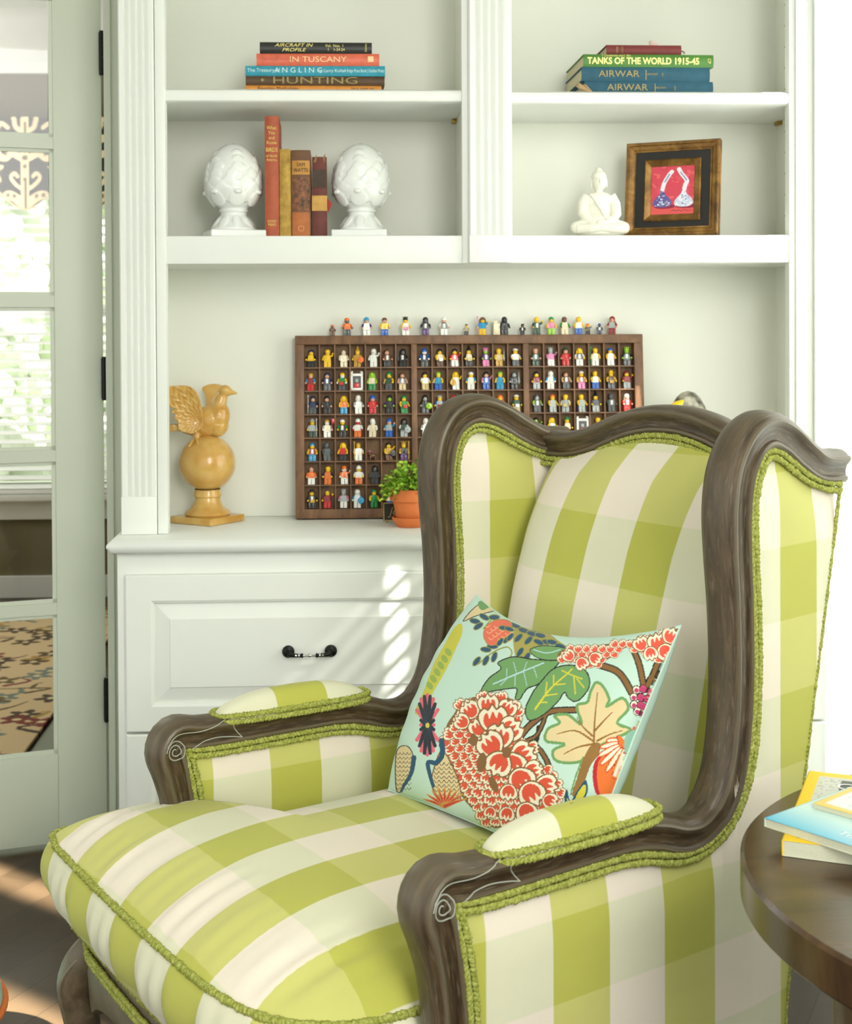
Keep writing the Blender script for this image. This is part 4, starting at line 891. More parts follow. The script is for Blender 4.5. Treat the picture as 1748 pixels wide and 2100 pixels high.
R1_ = ['hByykk', 'hyyyyy', 'xeeeee', 'tzyzzz shieldo', 'Hwwwww', 'hTnTTk', 'dkSkkk swordS', 'HbwBbS', 'hkyeyT placardw', 'hkyrrw capew', 'tkyekk placardt', 'splvvp', 'hyytyz swords', 'cwywwS', 'hnnGGG', 'ssspp' 'w', 'wGnrrr', 'lyykww', 'hyywyw staffg', 'hbywyw', 'slLGkS'.replace('L', 'l')]
R2_ = ['hznmcr', 'hBnBBS', 'hywgyS placardr', 'CASE', 'lllelg', 'dgyGyS swordS', 'hTnknt', 'hkywwt', 'hlycyb', 'lyywyw shieldz', 'hwywcw', 'hknbpb', 'hlycyc', 'dSskSk swords', 'hkymTs', 'dwwwcw', 'hTnTtS', 'cwymyp', 'hyywyb', 'wyyTyS placardz', 'hmymms']
R3_ = ['hBnBBS staffs', 'hknkSk', 'lyyoyc', 'Hwwwsw', 'Hbnrrr', 'sklkvk', 'hgygyg placardr', 'dkskkS shieldl', 'csysbs placardm', 'crymrr staffS', 'dkskkS', 'hkykyk', 'loyGoG shieldz', 'cwyGGt placardw', 'dSsSlS', 'hoysys', 'hyyses placardt', 'hyysys capev', 'tkySSs', 'sSSSSS', 'dwnrrr capem']
R4_ = ['wsyssG staffs', 'hzwesw flagr', 'hwykgk', 'Hwrwwo', 'Hwwewe', 'Hbnscb', 'dkSGws shields', 'Hwwwsw', 'hyyGyS', None, None, None, None, 'hryyyr', 'dklkSS', 'lyywyw shieldz', 'wgyeTm', 'CASE', 'hyyTyS', None, None]
R5_ = ['hcymyc', 'HSSSSS', 'lyyryk', 'hzywww staffz', 'DOG', 'hkyzyT shieldS', 'szykzv staffz', 'Hbywbb']
R6_ = ['xnnoow', 'hyyoBo', 'Howoow', 'Hwyywo', 'dkSkSk']
R6_[3] = 'Hwywwo'
R7_ = ['wkykkk placardz', 'xyymmr', 'ssssp' 'w', 'dwwwcw shieldc', 'hgygyg', 'cwywyb']
ORD = ['first', 'second', 'third', 'fourth', 'fifth', 'sixth', 'seventh', 'eighth', 'ninth', 'tenth', 'eleventh', 'twelfth', 'thirteenth', 'fourteenth', 'fifteenth', 'sixteenth', 'seventeenth', 'eighteenth', 'nineteenth', 'twentieth', 'twenty-first']
rf = random.Random(8)
def case_(where, M):
    t = thing('display_case', 'white plastic frame with a red bust, '+where, 'toy case', 'toy figures in the wooden tray'); q = MB()
    q.box(-.0150, -.0095, -.006, .006, 0, .043, .0015); q.box(.0095, .0150, -.006, .006, 0, .043, .0015); q.box(-.0145, .0145, -.006, .006, 0, .006, .001); q.box(-.0145, .0145, -.006, .006, .034, .040, .001); q.box(-.012, .012, .003, .005, .004, .036)
    for s in (-1, 1): q.tube([(s*.0115, 0, .042), (s*.0115, 0, .0455)], .0032, 12)
    q.build('case_frame', pm['w'], t); MB().box(-.0092, .0092, -.0006, .0026, .0062, .0338).build('backing_card', pm['k'], t, smooth=False)
    MB().box(-.006, .006, -.004, .0, .0062, .0175, .0015).build('red_bust', pm['r'], t); MB().ell((0, -.002, .0235), (.0045, .003, .005)).build('bust_head', pm['s'], t)
    t.matrix_world = M
def dog_(where, M):
    t = thing('toy_animal', 'tiny brown toy animal with a pink hat, '+where, 'toy animal', 'toy figures in the wooden tray'); q = MB()
    q.ell((0, 0, .011), (.009, .004, .005)); q.ell((-.008, -.001, .0165), (.004, .0035, .004)); q.ell((-.0115, -.001, .0155), (.003, .002, .0022))
    for x in (-.006, .006):
        for y in (-.002, .002): q.tube([(x, y, .010), (x, y, .0)], [.0022, .0018], 8)
    q.tube([(.008, 0, .013), (.012, 0, .018)], [.0014, .0008], 6); remesh(q, .0006).build('body', pm['T'], t); q = MB(); q.lathe([(0, .024), (.002, .0235), (.0028, .021), (.0058, .0202), (0, .0195)], (-.007, 0, 0), 16, cap=False); q.build('hat', pm['p'], t); t.matrix_world = M
for r, row in enumerate([R1_, R2_, R3_, R4_, R5_, R6_, R7_]):
    for c, sp_ in enumerate(row):
        if not sp_: continue
        where = '%s tray row, %s from left' % ('bottom' if r == 6 else ('top' if r == 0 else ORD[r]), ORD[c])
        M = TM @ Matrix.Translation((cellx(c)+rf.uniform(-.003, .003), .0125, z0t+RH*(6-r)+.0017))
        if sp_ == 'CASE': case_(where, M)
        elif sp_ == 'DOG': dog_(where, M)
        else: figure(sp_, where, M, 'toy figures in the wooden tray', rf)
TOPF = [(682, 'hoTTTT'), (712, 'hoSooS'), (752, 'Hcnwvw'), (789, 'hTnyyb'), (832, 'skywyw placardp'), (873, 'dkSkkv'), (911, 'HwnGww'), (957, 'cSyszS'), (990, 'lTyccy staffp'), (1035, 'dkkkkk capek'), (1072, 'hkTkkk'), (1101, 'hyyGGG'), (1131, 'hgypyl'), (1158, 'hTTege'), (1187, 'hyywyb'), (1206, 'loySSk'), (1230, 'cbSBkB'), (1256, 'dmnsmm')]
desc = ['leftmost on the tray top']+['%s from left on the tray top' % q for q in ORD[1:9]]+['beside the cream block', 'right of the cream block']+['%s from right on the tray top' % ORD[q] for q in (6, 5, 4, 3, 2, 1)]+['rightmost on the tray top']
ztop = (TM @ Vector((0, .014, TH))).z; ytop = (TM @ Vector((0, .014, TH))).y
for (px, sp_), ds in zip(TOPF, desc):
    x = at(px, 680, Y=ytop).x; k_ = .62 if px in (682, 957, 1072, 1206, 1230) else 1.0
    figure(sp_, ds, Matrix.Translation((x, ytop, ztop+.0008)) @ Matrix.Scale(k_, 4), 'toy figures standing on the tray', rf)
xb = at(1022, 680, Y=ytop).x
q = MB(); q.box(-.008, .008, -.007, .007, 0, .028, .001); q.box(-.008, .002, -.007, .007, .028, .034, .001); o = q.build('toy_block', pm['e']); o.location = (xb-.004, ytop, ztop+.0008); tag(o, 'small cream toy block standing on top of the tray', 'toy block')
# patterned object peeping over the chair back
q = MB(); c0 = at(1412, 850, Y=.12)
q.lathe([(0, .0), (.030, .0), (.046, .03), (.050, .06), (.044, .10), (.034, .13), (.026, .145), (0, .150)], n=32, cap=False)
bm_ = mat('mottled_grey_glaze', (190, 186, 166), .3, vscale=42, alt=(50, 46, 40))
jr = thing('patterned_jar', 'mottled grey jar peeping above the chair back on the counter', 'jar', None, (c0.x, .12, CT+.0005))
q = MB(); H_ = at(1412, 802, Y=.12).z-CT; q.lathe([(0, 0), (.03, 0), (.05, .04), (.058, .10), (.056, .17), (.052, H_-.066), (.046, H_-.054), (.038, H_-.034), (.027, H_-.015), (.015, H_-.004), (0, H_)], n=36, cap=False); q.build('jar_body', bm_, jr)
q = MB(); zz = at(1380, 826, Y=.12).z-CT; q.tube([(-.012, -.02, zz+.004), (-.028, -.02, zz-.006), (-.050, -.02, zz-.020), (-.066, -.02, zz-.034)], [.006, .012, .013, .010], 14); q.build('spout', pm['y'], jr)
# ================================================================== wing chair.  local axes: s forward, w towards the near arm, z up
CH = thing('wing_armchair', 'carved grey brown wing armchair upholstered in green and cream check', 'armchair', None, (.352, -1.276, 0)); PHI = .5357
# local frame: x' = s (forward), y' = w ; right handed with z
ex = Vector((-math.cos(PHI), -math.sin(PHI), 0)); ey = Vector((math.sin(PHI), -math.cos(PHI), 0))
CH.rotation_euler = (0, 0, math.atan2(ex.y, ex.x))
# with rotation by that angle x'->ex and y'-> rotate90(ex) = (sin, -cos) = ey  (checked)
A = np.array
SIDE = [(-.058, .345), (-.061, .40), (-.062, .47), (-.056, .53), (-.046, .575), (-.037, .610), (-.052, .633), (-.09, .630), (-.15, .629), (-.25, .630), (-.33, .630), (-.38, .622), (-.425, .608), (-.462, .609), (-.495, .630), (-.517, .668), (-.529, .73), (-.533, .80), (-.531, .88), (-.526, .95), (-.525, 1.01), (-.535, 1.06), (-.560, 1.095), (-.598, 1.108), (-.640, 1.096), (-.685, 1.070), (-.725, 1.052), (-.775, 1.048)]
def wc(s, z):
    s = np.asarray(s, float); z = np.asarray(z, float)
    base = np.interp(s, [-.80, -.70, -.55, -.40, .0], [.292, .306, .330, .338, .350]); return base
sp2 = smoothpath(SIDE, 200)
tan = np.gradient(sp2, axis=0); tan /= np.linalg.norm(tan, axis=1)[:, None]
nor = np.stack([-tan[:, 1], tan[:, 0]], 1)     # left of travel; travel goes up the post then back => outside is to the front/top
# make the normals point outward (away from the upholstery)
nor *= -1 if np.mean(nor[:20, 0]) < 0 else 1
SEC = [(-.021, .010), (-.020, .019), (-.016, .0225), (-.0125, .0220), (-.0105, .0190), (-.004, .0185), (.003, .0205), (.0075, .0245), (.0115, .0265), (.0145, .0250), (.0160, .0215), (.0195, .0185), (.0225, .0130), (.0235, .006)]
SEC = SEC+[(a, -b_) for a, b_ in SEC[::-1]]
def side3(sgn, off_n=0, off_w=0, i0=0, i1=200):
    P = sp2[i0:i1]+nor[i0:i1]*off_n; w_ = sgn*(wc(sp2[i0:i1, 0], sp2[i0:i1, 1])+off_w)
    return np.stack([P[:, 0], w_, P[:, 1]], 1)
Lc = np.r_[0, np.cumsum(np.linalg.norm(np.diff(sp2, axis=0), axis=1))]
tipi = int(np.argmin(np.hypot(sp2[:, 0]+.037, sp2[:, 1]-.610)))
scl = [1+.20*math.exp(-((Lc[i]-Lc[tipi])/.05)**2)+.12*math.exp(-((Lc[i]-Lc[-40])/.15)**2)+(.05 if i > 100 else 0) for i in range(200)]
for sg in (-1, 1):
    P = side3(sg); n3 = np.stack([nor[:, 0], 0*nor[:, 0], nor[:, 1]], 1)
    m_ = MB(); m_.uvs = []; m_.sweep([tuple(p) for p in P], [tuple(n) for n in n3], SEC, scl)
    fr = m_.build('side_frame', framewood, CH, ang=35)
    from mathutils.bvhtree import BVHTree
    bvh = BVHTree.FromPolygons([tuple(v.co) for v in fr.data.vertices], [tuple(p.vertices) for p in fr.data.polygons])
    def onface(a, b_, face):
        hit = bvh.ray_cast(Vector((a, sg*.35+face*.2, b_)), Vector((0, -face, 0)), .25)
        return (a, (hit[0].y if hit[0] else sg*.35+face*.02)+face*.0002, b_)
    for face in (-1, 1):
        q = MB(); cw = sg*.350+face*.0335
        c0 = (-.044, .612); sp_ = []
        for i in range(70):
            a = i/69*2.3*2*PI; r = .003+.0145*(i/69); sp_.append(onface(c0[0]+r*math.cos(-a+2.0), c0[1]+r*math.sin(-a+2.0), face))
        q.tube(sp_, .0010, 6)
        ln = smoothpath([(-.028, .622), (-.045, .637), (-.085, .637), (-.115, .644), (-.135, .650)], 30); q.tube([onface(a, b_, face) for a, b_ in ln], .0009, 6)
        ln = smoothpath([(-.064, .585), (-.072, .612), (-.11, .622), (-.155, .617)], 30); q.tube([onface(a, b_, face) for a, b_ in ln], .0009, 6)
        ln = smoothpath([(-.135, .650), (-.140, .635), (-.155, .617)], 16); q.tube([onface(a, b_, face) for a, b_ in ln], .0009, 6)
        q.build('carved_scroll', washed, fr)
    # gimp on outer and inner faces, along the fabric edge
    for face in (-1, 1):
        ow = .0195*face
        path = np.array(side3(sg, -.028, 0, 6)); path[:, 1] += sg*ow
        path = np.array([np.convolve(np.pad(path[:, j], 5, mode='edge'), np.ones(11)/11, 'valid') for j in range(3)]).T
        # keep out of the front bottom
        bd = beads(path, (0, sg*face, 0), DBL, 'gimp_trim', trim_m, CH, pitch=.0056, size=(.0066, .0040, .0038))
# crest rail
cw_ = np.linspace(-.300, .300, 90)
def crestz(w): return np.interp(np.abs(w), [0, .06, .12, .17, .21, .25, .30], [1.101, 1.097, 1.080, 1.060, 1.047, 1.043, 1.046])
cz = crestz(cw_); cz = np.convolve(np.pad(cz, 6, mode='edge'), np.ones(13)/13, 'valid')
cs_ = -.742-.010*(1-(cw_/.3)**2)
cp = np.stack([cs_, cw_, cz], 1)
ct2 = np.gradient(np.stack([cw_, cz], 1), axis=0); ct2 /= np.linalg.norm(ct2, axis=1)[:, None]
cn = np.stack([0*cw_, -ct2[:, 1], ct2[:, 0]], 1)
m_ = MB(); m_.uvs = []; m_.sweep([tuple(p) for p in cp], [tuple(n) for n in cn], [(a*1.0, b_) for a, b_ in SEC]).build('crest_rail', framewood, CH, ang=35)
bp_ = cp-cn*.029; bp_[:, 0] += .021; beads(bp_, (1, 0, 0), DBL, 'gimp_trim', trim_m, CH, pitch=.0056, size=(.0066, .0040, .0038))
# ---- upholstery
U_K = [(.05, 3.7), (-.016, 3), (-.108, 2), (-.205, 1), (-.294, 0), (-.386, -1), (-.477, -2), (-.615, -3), (-.703, -4), (-.80, -5)]
def us(s): k = sorted(U_K); return np.interp(s, [a for a, b_ in k], [b_ for a, b_ in k])
def vz(z): return (z-.46)/.0985
def toprail(s):   # where the outer panel meets the rail centre line
    return np.interp(-s, [.028, .045, .09, .25, .38, .425, .465, .495, .514, .521, .523, .524, .530, .550, .598, .640, .685, .725, .775], [.56, .612, .625, .628, .620, .604, .606, .630, .690, .80, .93, 1.03, 1.070, 1.088, 1.098, 1.088, 1.062, 1.044, 1.040])
def sback(z): return np.interp(z, [.25, .62, 1.05], [-.615, -.668, -.768])
def sidepanel(sg, face, name, zbot):
    nu, nv = 130, 90
    s_ = np.r_[np.linspace(-.775, -.56, 36, endpoint=False), np.linspace(-.56, -.47, 44, endpoint=False), np.linspace(-.47, -.062, 50)]
    V = np.linspace(0, 1, nv)
    S_, V_ = np.meshgrid(s_, V, indexing='ij'); zt_ = toprail(S_)-.004; Z_ = zbot+(zt_-zbot)*V_
    # taper of the back edge
    sb = sback(Z_) if face*sg > 0 or True else S_
    f = np.clip((S_+.775)/.25, 0, 1); S2 = S_+(1-f)*(sb+.775)
    edge = np.minimum(np.minimum(1-V_, .5)*2*(zt_-zbot)/.06, np.minimum((S2+.062)*-1/.05, 1)*1)
    e = np.clip(np.minimum((zt_-Z_-.03)/.07, np.minimum((-.080-S2)/.07, 1)), 0, 1)
    e = np.where(Z_ > .66, np.minimum(e, np.clip((-.545-S2)/.05, 0, 1)), e); e = 1-(1-e)**2
    w_ = sg*wc(S2, Z_)+face*(.012+.009*e)
    P = np.stack([S2, w_, Z_], -1); UV = np.stack([us(S2), vz(Z_)], -1)
    return gridmesh(P, UV, name, CHECK, CH)
for sg in (-1, 1):
    sidepanel(sg, sg, 'outer_side_panel', .27)
    sidepanel(sg, -sg, 'inner_side_panel', .40)
# back cushion panel
def back_s(z): return np.interp(z, [.40, .81, .91, 1.01, 1.10], [-.515, -.600, -.627, -.660, -.715])
nu, nv = 110, 110
U, V = np.meshgrid(np.linspace(-1, 1, nu), np.linspace(0, 1, nv), indexing='ij')
hw = .272; Wd = U*hw; zt_ = crestz(Wd)-.022; Z_ = .43+(zt_-.43)*V
edge = (1-np.abs(U)**5)*(1-V**9)
S_ = back_s(Z_)-.030+.040*edge-.030*np.abs(U)**14-.018*V**10
gridmesh(np.stack([S_, Wd, Z_], -1), np.stack([(Wd+.236)/.0915-1, vz(Z_+.052*0+.0)-0+(.95*0)], -1), 'backrest', CHECK, CH)
# outer back
U, V = np.meshgrid(np.linspace(-1, 1, 30), np.linspace(0, 1, 30), indexing='ij'); Z_ = .30+(1.035-.30)*V; S_ = sback(Z_)-.004; Wd = U*wc(S_, Z_)
gridmesh(np.stack([S_-.015*(1-U**4), Wd, Z_], -1), np.stack([Wd/.092+.5, vz(Z_)], -1), 'outer_back_panel', CHECK, CH)
for sg in (-1, 1):
    zz = np.linspace(.31, 1.03, 60); ss = sback(zz)-.002; beads(np.stack([ss, sg*(wc(ss, zz)+.020), zz], 1), (-.6, sg, 0), [(0, .6)], 'gimp_trim', trim_m, CH, pitch=.006)
# ---- seat deck, apron, legs
m_ = MB(); m_.box(-.60, -.03, -.335, .335, .29, .37); m_.build('seat_deck', CHECK, CH, smooth=False)
def outline(hwf, hwb, sf, sb_, ear, r=.06, bow=.018):
    pts = [(sb_, -hwb*.6), (sb_+.004, -hwb+.03), (sb_+.035, -hwb), (sb_+.14, -hwb), (-.25, -hwb), (ear-.07, -hwb), (ear-.03, -hwb), (ear-.012, -hwb-.004), (ear, -hwb-.03), (ear+.004, -hwf+.02), (ear+.025, -hwf), (sf-r-.02, -hwf), (sf-r*.35, -hwf+r*.28), (sf-.004, -hwf+r)]
    mid = [(sf+bow*(1-(w_/(hwf-r))**2), w_) for w_ in np.linspace(-hwf+r*1.5, hwf-r*1.5, 9)]
    return pts+mid+[(a, -b_) for a, b_ in pts[::-1]]
ap = smoothpath(outline(.388, .285, .094, -.55, -.03, .06, .016), 200, closed=True)[:-1]
m_ = MB(); n = len(ap)
zb_ = np.array([.272+.020*math.exp(-((abs(w_)-.20)/.09)**2)-.02*math.exp(-((abs(w_)-.33)/.03)**2) if s_ > .03 else .272 for s_, w_ in ap])
vs = [(a, c, .365) for a, c in ap]+[(a*1.0+.006*(a > .03), c, .315) for a, c in ap]+[(a, c, zb_[i]) for i, (a, c) in enumerate(ap)]+[((a+.25)*.93-.25, c*.93, zb_[i]) for i, (a, c) in enumerate(ap)]
m_.add(vs, [(k*n+i, k*n+(i+1) % n, (k+1)*n+(i+1) % n, (k+1)*n+i) for k in range(3) for i in range(n)]+[list(range(n))]); m_.build('seat_rail', chairwood, CH, ang=50)
fi = [i for i in range(n) if ap[i][0] > -.03]
pth = np.array([(ap[i][0], ap[i][1], .345) for i in range(n) if ap[i][0] > -.035]); nr_ = np.gradient(pth, axis=0); nr_ = np.stack([nr_[:, 1], -nr_[:, 0], 0*nr_[:, 0]], 1); 
if nr_[len(nr_)//2, 0] < 0: nr_ = -nr_
pth2 = pth+nr_/np.linalg.norm(nr_, axis=1)[:, None]*.006
beads(pth2, nr_, DBL, 'gimp_trim', trim_m, CH, pitch=.0062, size=(.0072, .0044, .004))
for sg in (-1, 1):
    p_ = smoothpath([(.050, sg*.335, .352, .030), (.074, sg*.355, .322, .036), (.090, sg*.372, .285, .034), (.090, sg*.370, .235, .027), (.078, sg*.358, .16, .020), (.066, sg*.348, .09, .0165), (.066, sg*.347, .05, .017), (.080, sg*.356, .022, .023), (.084, sg*.360, .003, .021)], 46)
    m_ = MB().tube([tuple(q_[:3]) for q_ in p_], [q_[3] for q_ in p_], 24)
    for dx, dr in ((.0, .004),):
        rid = [(q_[0]+q_[3]*.95, q_[1]-sg*.2*q_[3], q_[2]) for q_ in p_[4:30]]; m_.tube(rid, [.0045*(1-i/30) for i in range(26)], 8)
    lg = m_.build('front_leg', chairwood, CH)
    q = MB(); p_ = smoothpath([(-.585, sg*.29, .33, .026), (-.60, sg*.295, .20, .021), (-.63, sg*.30, .08, .018), (-.66, sg*.305, .003, .017)], 24); q.tube([tuple(v[:3]) for v in p_], [v[3] for v in p_], 16); q.build('rear_leg', chairwood, CH)
# ---- loose seat cushion
ol_ = [q_ for q_ in outline(.480, .300, .110, -.50, -.034, .048, .014) if q_[1] < .12]+[(.118, .16), (.106, .215), (.078, .262), (.035, .294), (-.01, .308), (-.06, .312), (-.14, .312), (-.25, .306), (-.36, .300), (-.465, .300), (-.496, .270), (-.50, .18)]
ol2 = smoothpath(ol_, 261, closed=True)[:-1]; n = len(ol2)
cen = np.array([-.20, 0.0]); rings = []; uvs = []
zw, zl = .474, .368
def ring_at(r, z, push=0):
    d_ = ol2-cen; nn = np.gradient(ol2, axis=0); nn = np.stack([nn[:, 1], -nn[:, 0]], 1); nn /= np.linalg.norm(nn, axis=1)[:, None]
    if (nn*d_).sum() < 0: nn = -nn
    p = cen+d_*r+nn*push; return np.column_stack([p, np.full(n, z)]), nn
rg = np.random.RandomState(4)
for r in list(np.linspace(.0005, .80, 26, endpoint=False))+list(np.linspace(.80, 1, 22)):
    p, nn = ring_at(r, 0)
    crown = .078*(1-r**3.2)**.8
    # softer toward the front, a shallow dip in the middle
    p[:, 2] = zw+crown*(1-.0*r)
    th = np.arange(n)/n*2*PI
    if r > .55:
        amp = .0042*((r-.55)/.45)*(1-((r-.55)/.45)**6); fr_ = (p[:, 0] > -.12)
        p[:, 2] += amp*fr_*(np.sin(p[:, 1]*95+2*np.sin(p[:, 1]*31))+.6*np.sin(p[:, 1]*180+1))
    rings.append(p); uvs.append(np.stack([(p[:, 1]+.410)/.0893+1, vz(-p[:, 0]*.95+.05)+.25], 1))
front_drop = 0
for t in np.linspace(.08, 1, 16):
    z = zw+(zl-zw)*t; push = .020*math.sin(PI*t)**.8; p, nn = ring_at(1-.045*t*t, z, push)
    amp = .0036*math.sin(PI*t); fr_ = p[:, 0] > 0
    p[:, 0] += amp*fr_*np.sin(p[:, 1]*110+2*np.sin(p[:, 1]*37)); rings.append(p)
    uvs.append(np.stack([(rings[47][:, 1]+.410)/.0893+1, vz(-(rings[47][:, 0]+.0)*.95+.05)+.25-t*1.25], 1))
for r in (.6, .05): p, nn = ring_at(r*.955, zl-.004); rings.append(p); uvs.append(uvs[-1])
Pg = np.array(rings).transpose(1, 0, 2); UVg = np.array(uvs).transpose(1, 0, 2)
sc_ = gridmesh(Pg, UVg, 'seat_cushion', CHECK, CH, closed_u=True)
tp = rings[47].copy(); beads(np.vstack([tp, tp[:1]])+[0, 0, .001], (0, 0, 1), [(0, .75)], 'cord_welt', trim_m, sc_, pitch=.0058, size=(.0066, .0046, .0052))
lp = rings[-3].copy(); beads(np.vstack([lp, lp[:1]]), (0, 0, 1), [(0, .75)], 'cord_welt', trim_m, sc_, pitch=.0062, size=(.0068, .0048, .005))
# ---- arm pads
for sg in (-1, 1):
    nu, nv = 60, 22; s0, s1 = -.386, -.118; L_ = (s0+s1)/2; hl_ = (s1-s0)/2
    th = np.linspace(0, 2*PI, nu, endpoint=False); oc = np.stack([L_+hl_*np.sign(np.cos(th))*np.abs(np.cos(th))**.75, .030*np.sign(np.sin(th))*np.abs(np.sin(th))**.6], 1)
    R_ = np.linspace(0.02, 1, nv); G_ = []; 
    for r in R_:
        x = L_+(oc[:, 0]-L_)*r; y = oc[:, 1]*r; zz = .645+.036*(1-r**2.6)**.62; G_.append(np.stack([x, sg*.345+y-0*x, zz+0*x], 1))
    Pg = np.array(G_).transpose(1, 0, 2); Pg[:, :, 1] += sg*(wc(Pg[:, :, 0], 0)-.345)
    pdm = gridmesh(Pg, np.stack([us(Pg[:, :, 0]+.008), np.full(Pg.shape[:2], .5)], -1), 'arm_pad', CHECK, CH, closed_u=True)
    rim = Pg[:, -1].copy(); rim[:, 2] += .002; nn = rim-np.array([L_, sg*.345, .645]); nn[:, 2] = .012; rim2 = rim+nn/np.linalg.norm(nn, axis=1)[:, None]*.003
    beads(np.vstack([rim2, rim2[:1]]), np.vstack([nn, nn[:1]]), DBL, 'gimp_trim', trim_m, pdm, pitch=.0056, size=(.0066, .0040, .0038))
# ================================================================== patterned pillow leaning in the chair
CM = Matrix.Translation(CH.location) @ Matrix.Rotation(CH.rotation_euler[2], 4, 'Z')
BL, BR_, TL_, TR_ = [np.array(v) for v in ((-.325, -.172, .545), (-.325, .278, .560), (-.495, -.176, .822), (-.500, .272, .850))]
nu, nv = 470, 400
cosgrid = lambda n: -np.cos(np.linspace(0, PI, n))*.5+np.linspace(-1, 1, n)*.5
U, V = np.meshgrid(cosgrid(nu), cosgrid(nv), indexing='ij')
nrm_ = np.cross(BR_-BL, TL_-BL); nrm_ /= np.linalg.norm(nrm_)
if nrm_[0] < 0: nrm_ = -nrm_
def pil(side):
    u = U*(1-.02*(1-V**2))-.09*(1-V**2)*((1-U)/2)**2; v = V-.27*(1-U**2)*((V+1)/2)**2+.03*(1-U**2)*((1-V)/2)**2
    a = (u+1)/2; b_ = (v+1)/2
    P = (BL*(1-a)[..., None]+BR_*a[..., None])*(1-b_)[..., None]+(TL_*(1-a)[..., None]+TR_*a[..., None])*b_[..., None]
    th = ((1-U**2).clip(0)**.42)*((1-V**2).clip(0)**.42)*.066
    th = th*(1+.03*np.sin(U*5+V*3))+.0016*np.exp(-((np.abs(U)-.86)/.10)**2)*np.sin(V*22)*(1-V**2)
    return P+nrm_*((th*side)[..., None])
front = pil(1.0)
Wp = np.array(CM)[:3, :3] @ front.reshape(-1, 3).T+np.array(CM)[:3, 3:4]
Rm = np.array([list(RT), list(DN), list(FW)]); q_ = Rm @ (Wp-np.array(EYE)[:, None])
X_ = ((PCX+FPX*q_[0]/q_[2]-820)*2.913).reshape(nu, nv); Y_ = ((PCY+FPX*q_[1]/q_[2]-1200)*2.913).reshape(nu, nv)
AQ = (196, 226, 210)
pt = Paint(X_, Y_, AQ); rr = random.Random(12)
BRN, BLK, CRM_, RED_, GRN, OLV, NVY, YEL, BEI = (134, 96, 52), (38, 38, 34), (244, 236, 208), (224, 84, 54), (112, 160, 96), (150, 150, 60), (30, 80, 110), (214, 206, 60), (226, 206, 156)
# yellow-green band and leaf at the upper left
pt.blob([(370, 230), (330, 250), (270, 350), (200, 480), (140, 640), (90, 760), (130, 760), (200, 640), (280, 500), (340, 370), (372, 290)], (206, 202, 62))
for k in range(6): pt.ell(290-k*22, 400+k*40, 26, 17, 1.0, (150, 180, 80))
pt.blob([(380, 215), (430, 150), (500, 100), (560, 120), (570, 150), (500, 170), (440, 190)], BEI, BLK, 5); pt.blob([(470, 100), (540, 95), (550, 120), (490, 150)], GRN)
# blue leaves and coral flower
def leaf(x, y, L_, w_, a, c_=NVY, e_=OLV): pt.ell(x, y, L_+5, w_+5, a, e_); pt.ell(x, y, L_, w_, a, c_)
pt.curve([(500, 260), (560, 200), (620, 230)], 7, OLV); pt.curve([(470, 470), (560, 400), (640, 370), (670, 400), (660, 430)], 8, OLV); pt.curve([(690, 380), (740, 320), (820, 280), (900, 330)], 12, BRN)
pt.blob([(690, 250), (840, 260), (960, 340), (1000, 370), (900, 350), (800, 400), (740, 440), (690, 420)], (170, 160, 80))
for x, y, a in ((450, 215, .2), (505, 190, .5), (565, 192, .0), (470, 245, -.6), (460, 455, -.9), (515, 450, -1.1), (565, 430, -1.2), (515, 385, .1), (555, 365, .1), (710, 315, -.8), (690, 240, .3), (740, 270, .3), (790, 290, .3), (840, 300, .2), (880, 340, .2), (720, 400, -1), (760, 430, -1), (830, 340, .4), (910, 340, .2), (960, 365, .3), (770, 330, -.8), (800, 260, .5)): leaf(x, y, 30, 13, a)
pt.blob([(500, 290), (520, 240), (570, 210), (630, 205), (670, 230), (660, 290), (620, 330), (600, 350), (540, 360), (510, 330)], (236, 112, 84), OLV, 4)
for k in range(14): pt.curve([(510+k*11, 240+(k*37) % 90), (525+k*11, 252+(k*37) % 90), (540+k*11, 240+(k*37) % 90)], 4, (250, 190, 140))
for x, y, a in ((620, 255, .1), (655, 262, .3), (640, 325, -.8), (600, 340, -.9), (660, 310, -.9)): leaf(x, y, 26, 11, a)
# brown branches
for P_, w_ in (([(690, 960), (740, 880), (810, 810), (900, 755), (1060, 745)], 30), ([(690, 950), (780, 920), (830, 880), (880, 760)], 18), ([(800, 950), (850, 1000), (890, 1080), (885, 1160)], 24), ([(1205, 480), (1290, 510), (1340, 560), (1385, 640)], 34), ([(1395, 380), (1430, 470), (1450, 560), (1460, 620)], 30), ([(1545, 450), (1520, 520), (1480, 600)], 30), ([(1600, 500), (1540, 550), (1500, 570)], 16), ([(830, 850), (820, 920), (790, 980)], 14)):
    pt.curve(P_, w_+12, BLK); 
for P_, w_ in (([(690, 960), (740, 880), (810, 810), (900, 755), (1060, 745)], 26), ([(690, 950), (780, 920), (830, 880), (880, 760)], 14), ([(800, 950), (850, 1000), (890, 1080), (885, 1160)], 20), ([(1205, 480), (1290, 510), (1340, 560), (1385, 640)], 30), ([(1395, 380), (1430, 470), (1450, 560), (1460, 620)], 26), ([(1545, 450), (1520, 520), (1480, 600)], 26), ([(1600, 500), (1540, 550), (1500, 570)], 12)):
    pt.curve(P_, w_, BRN)
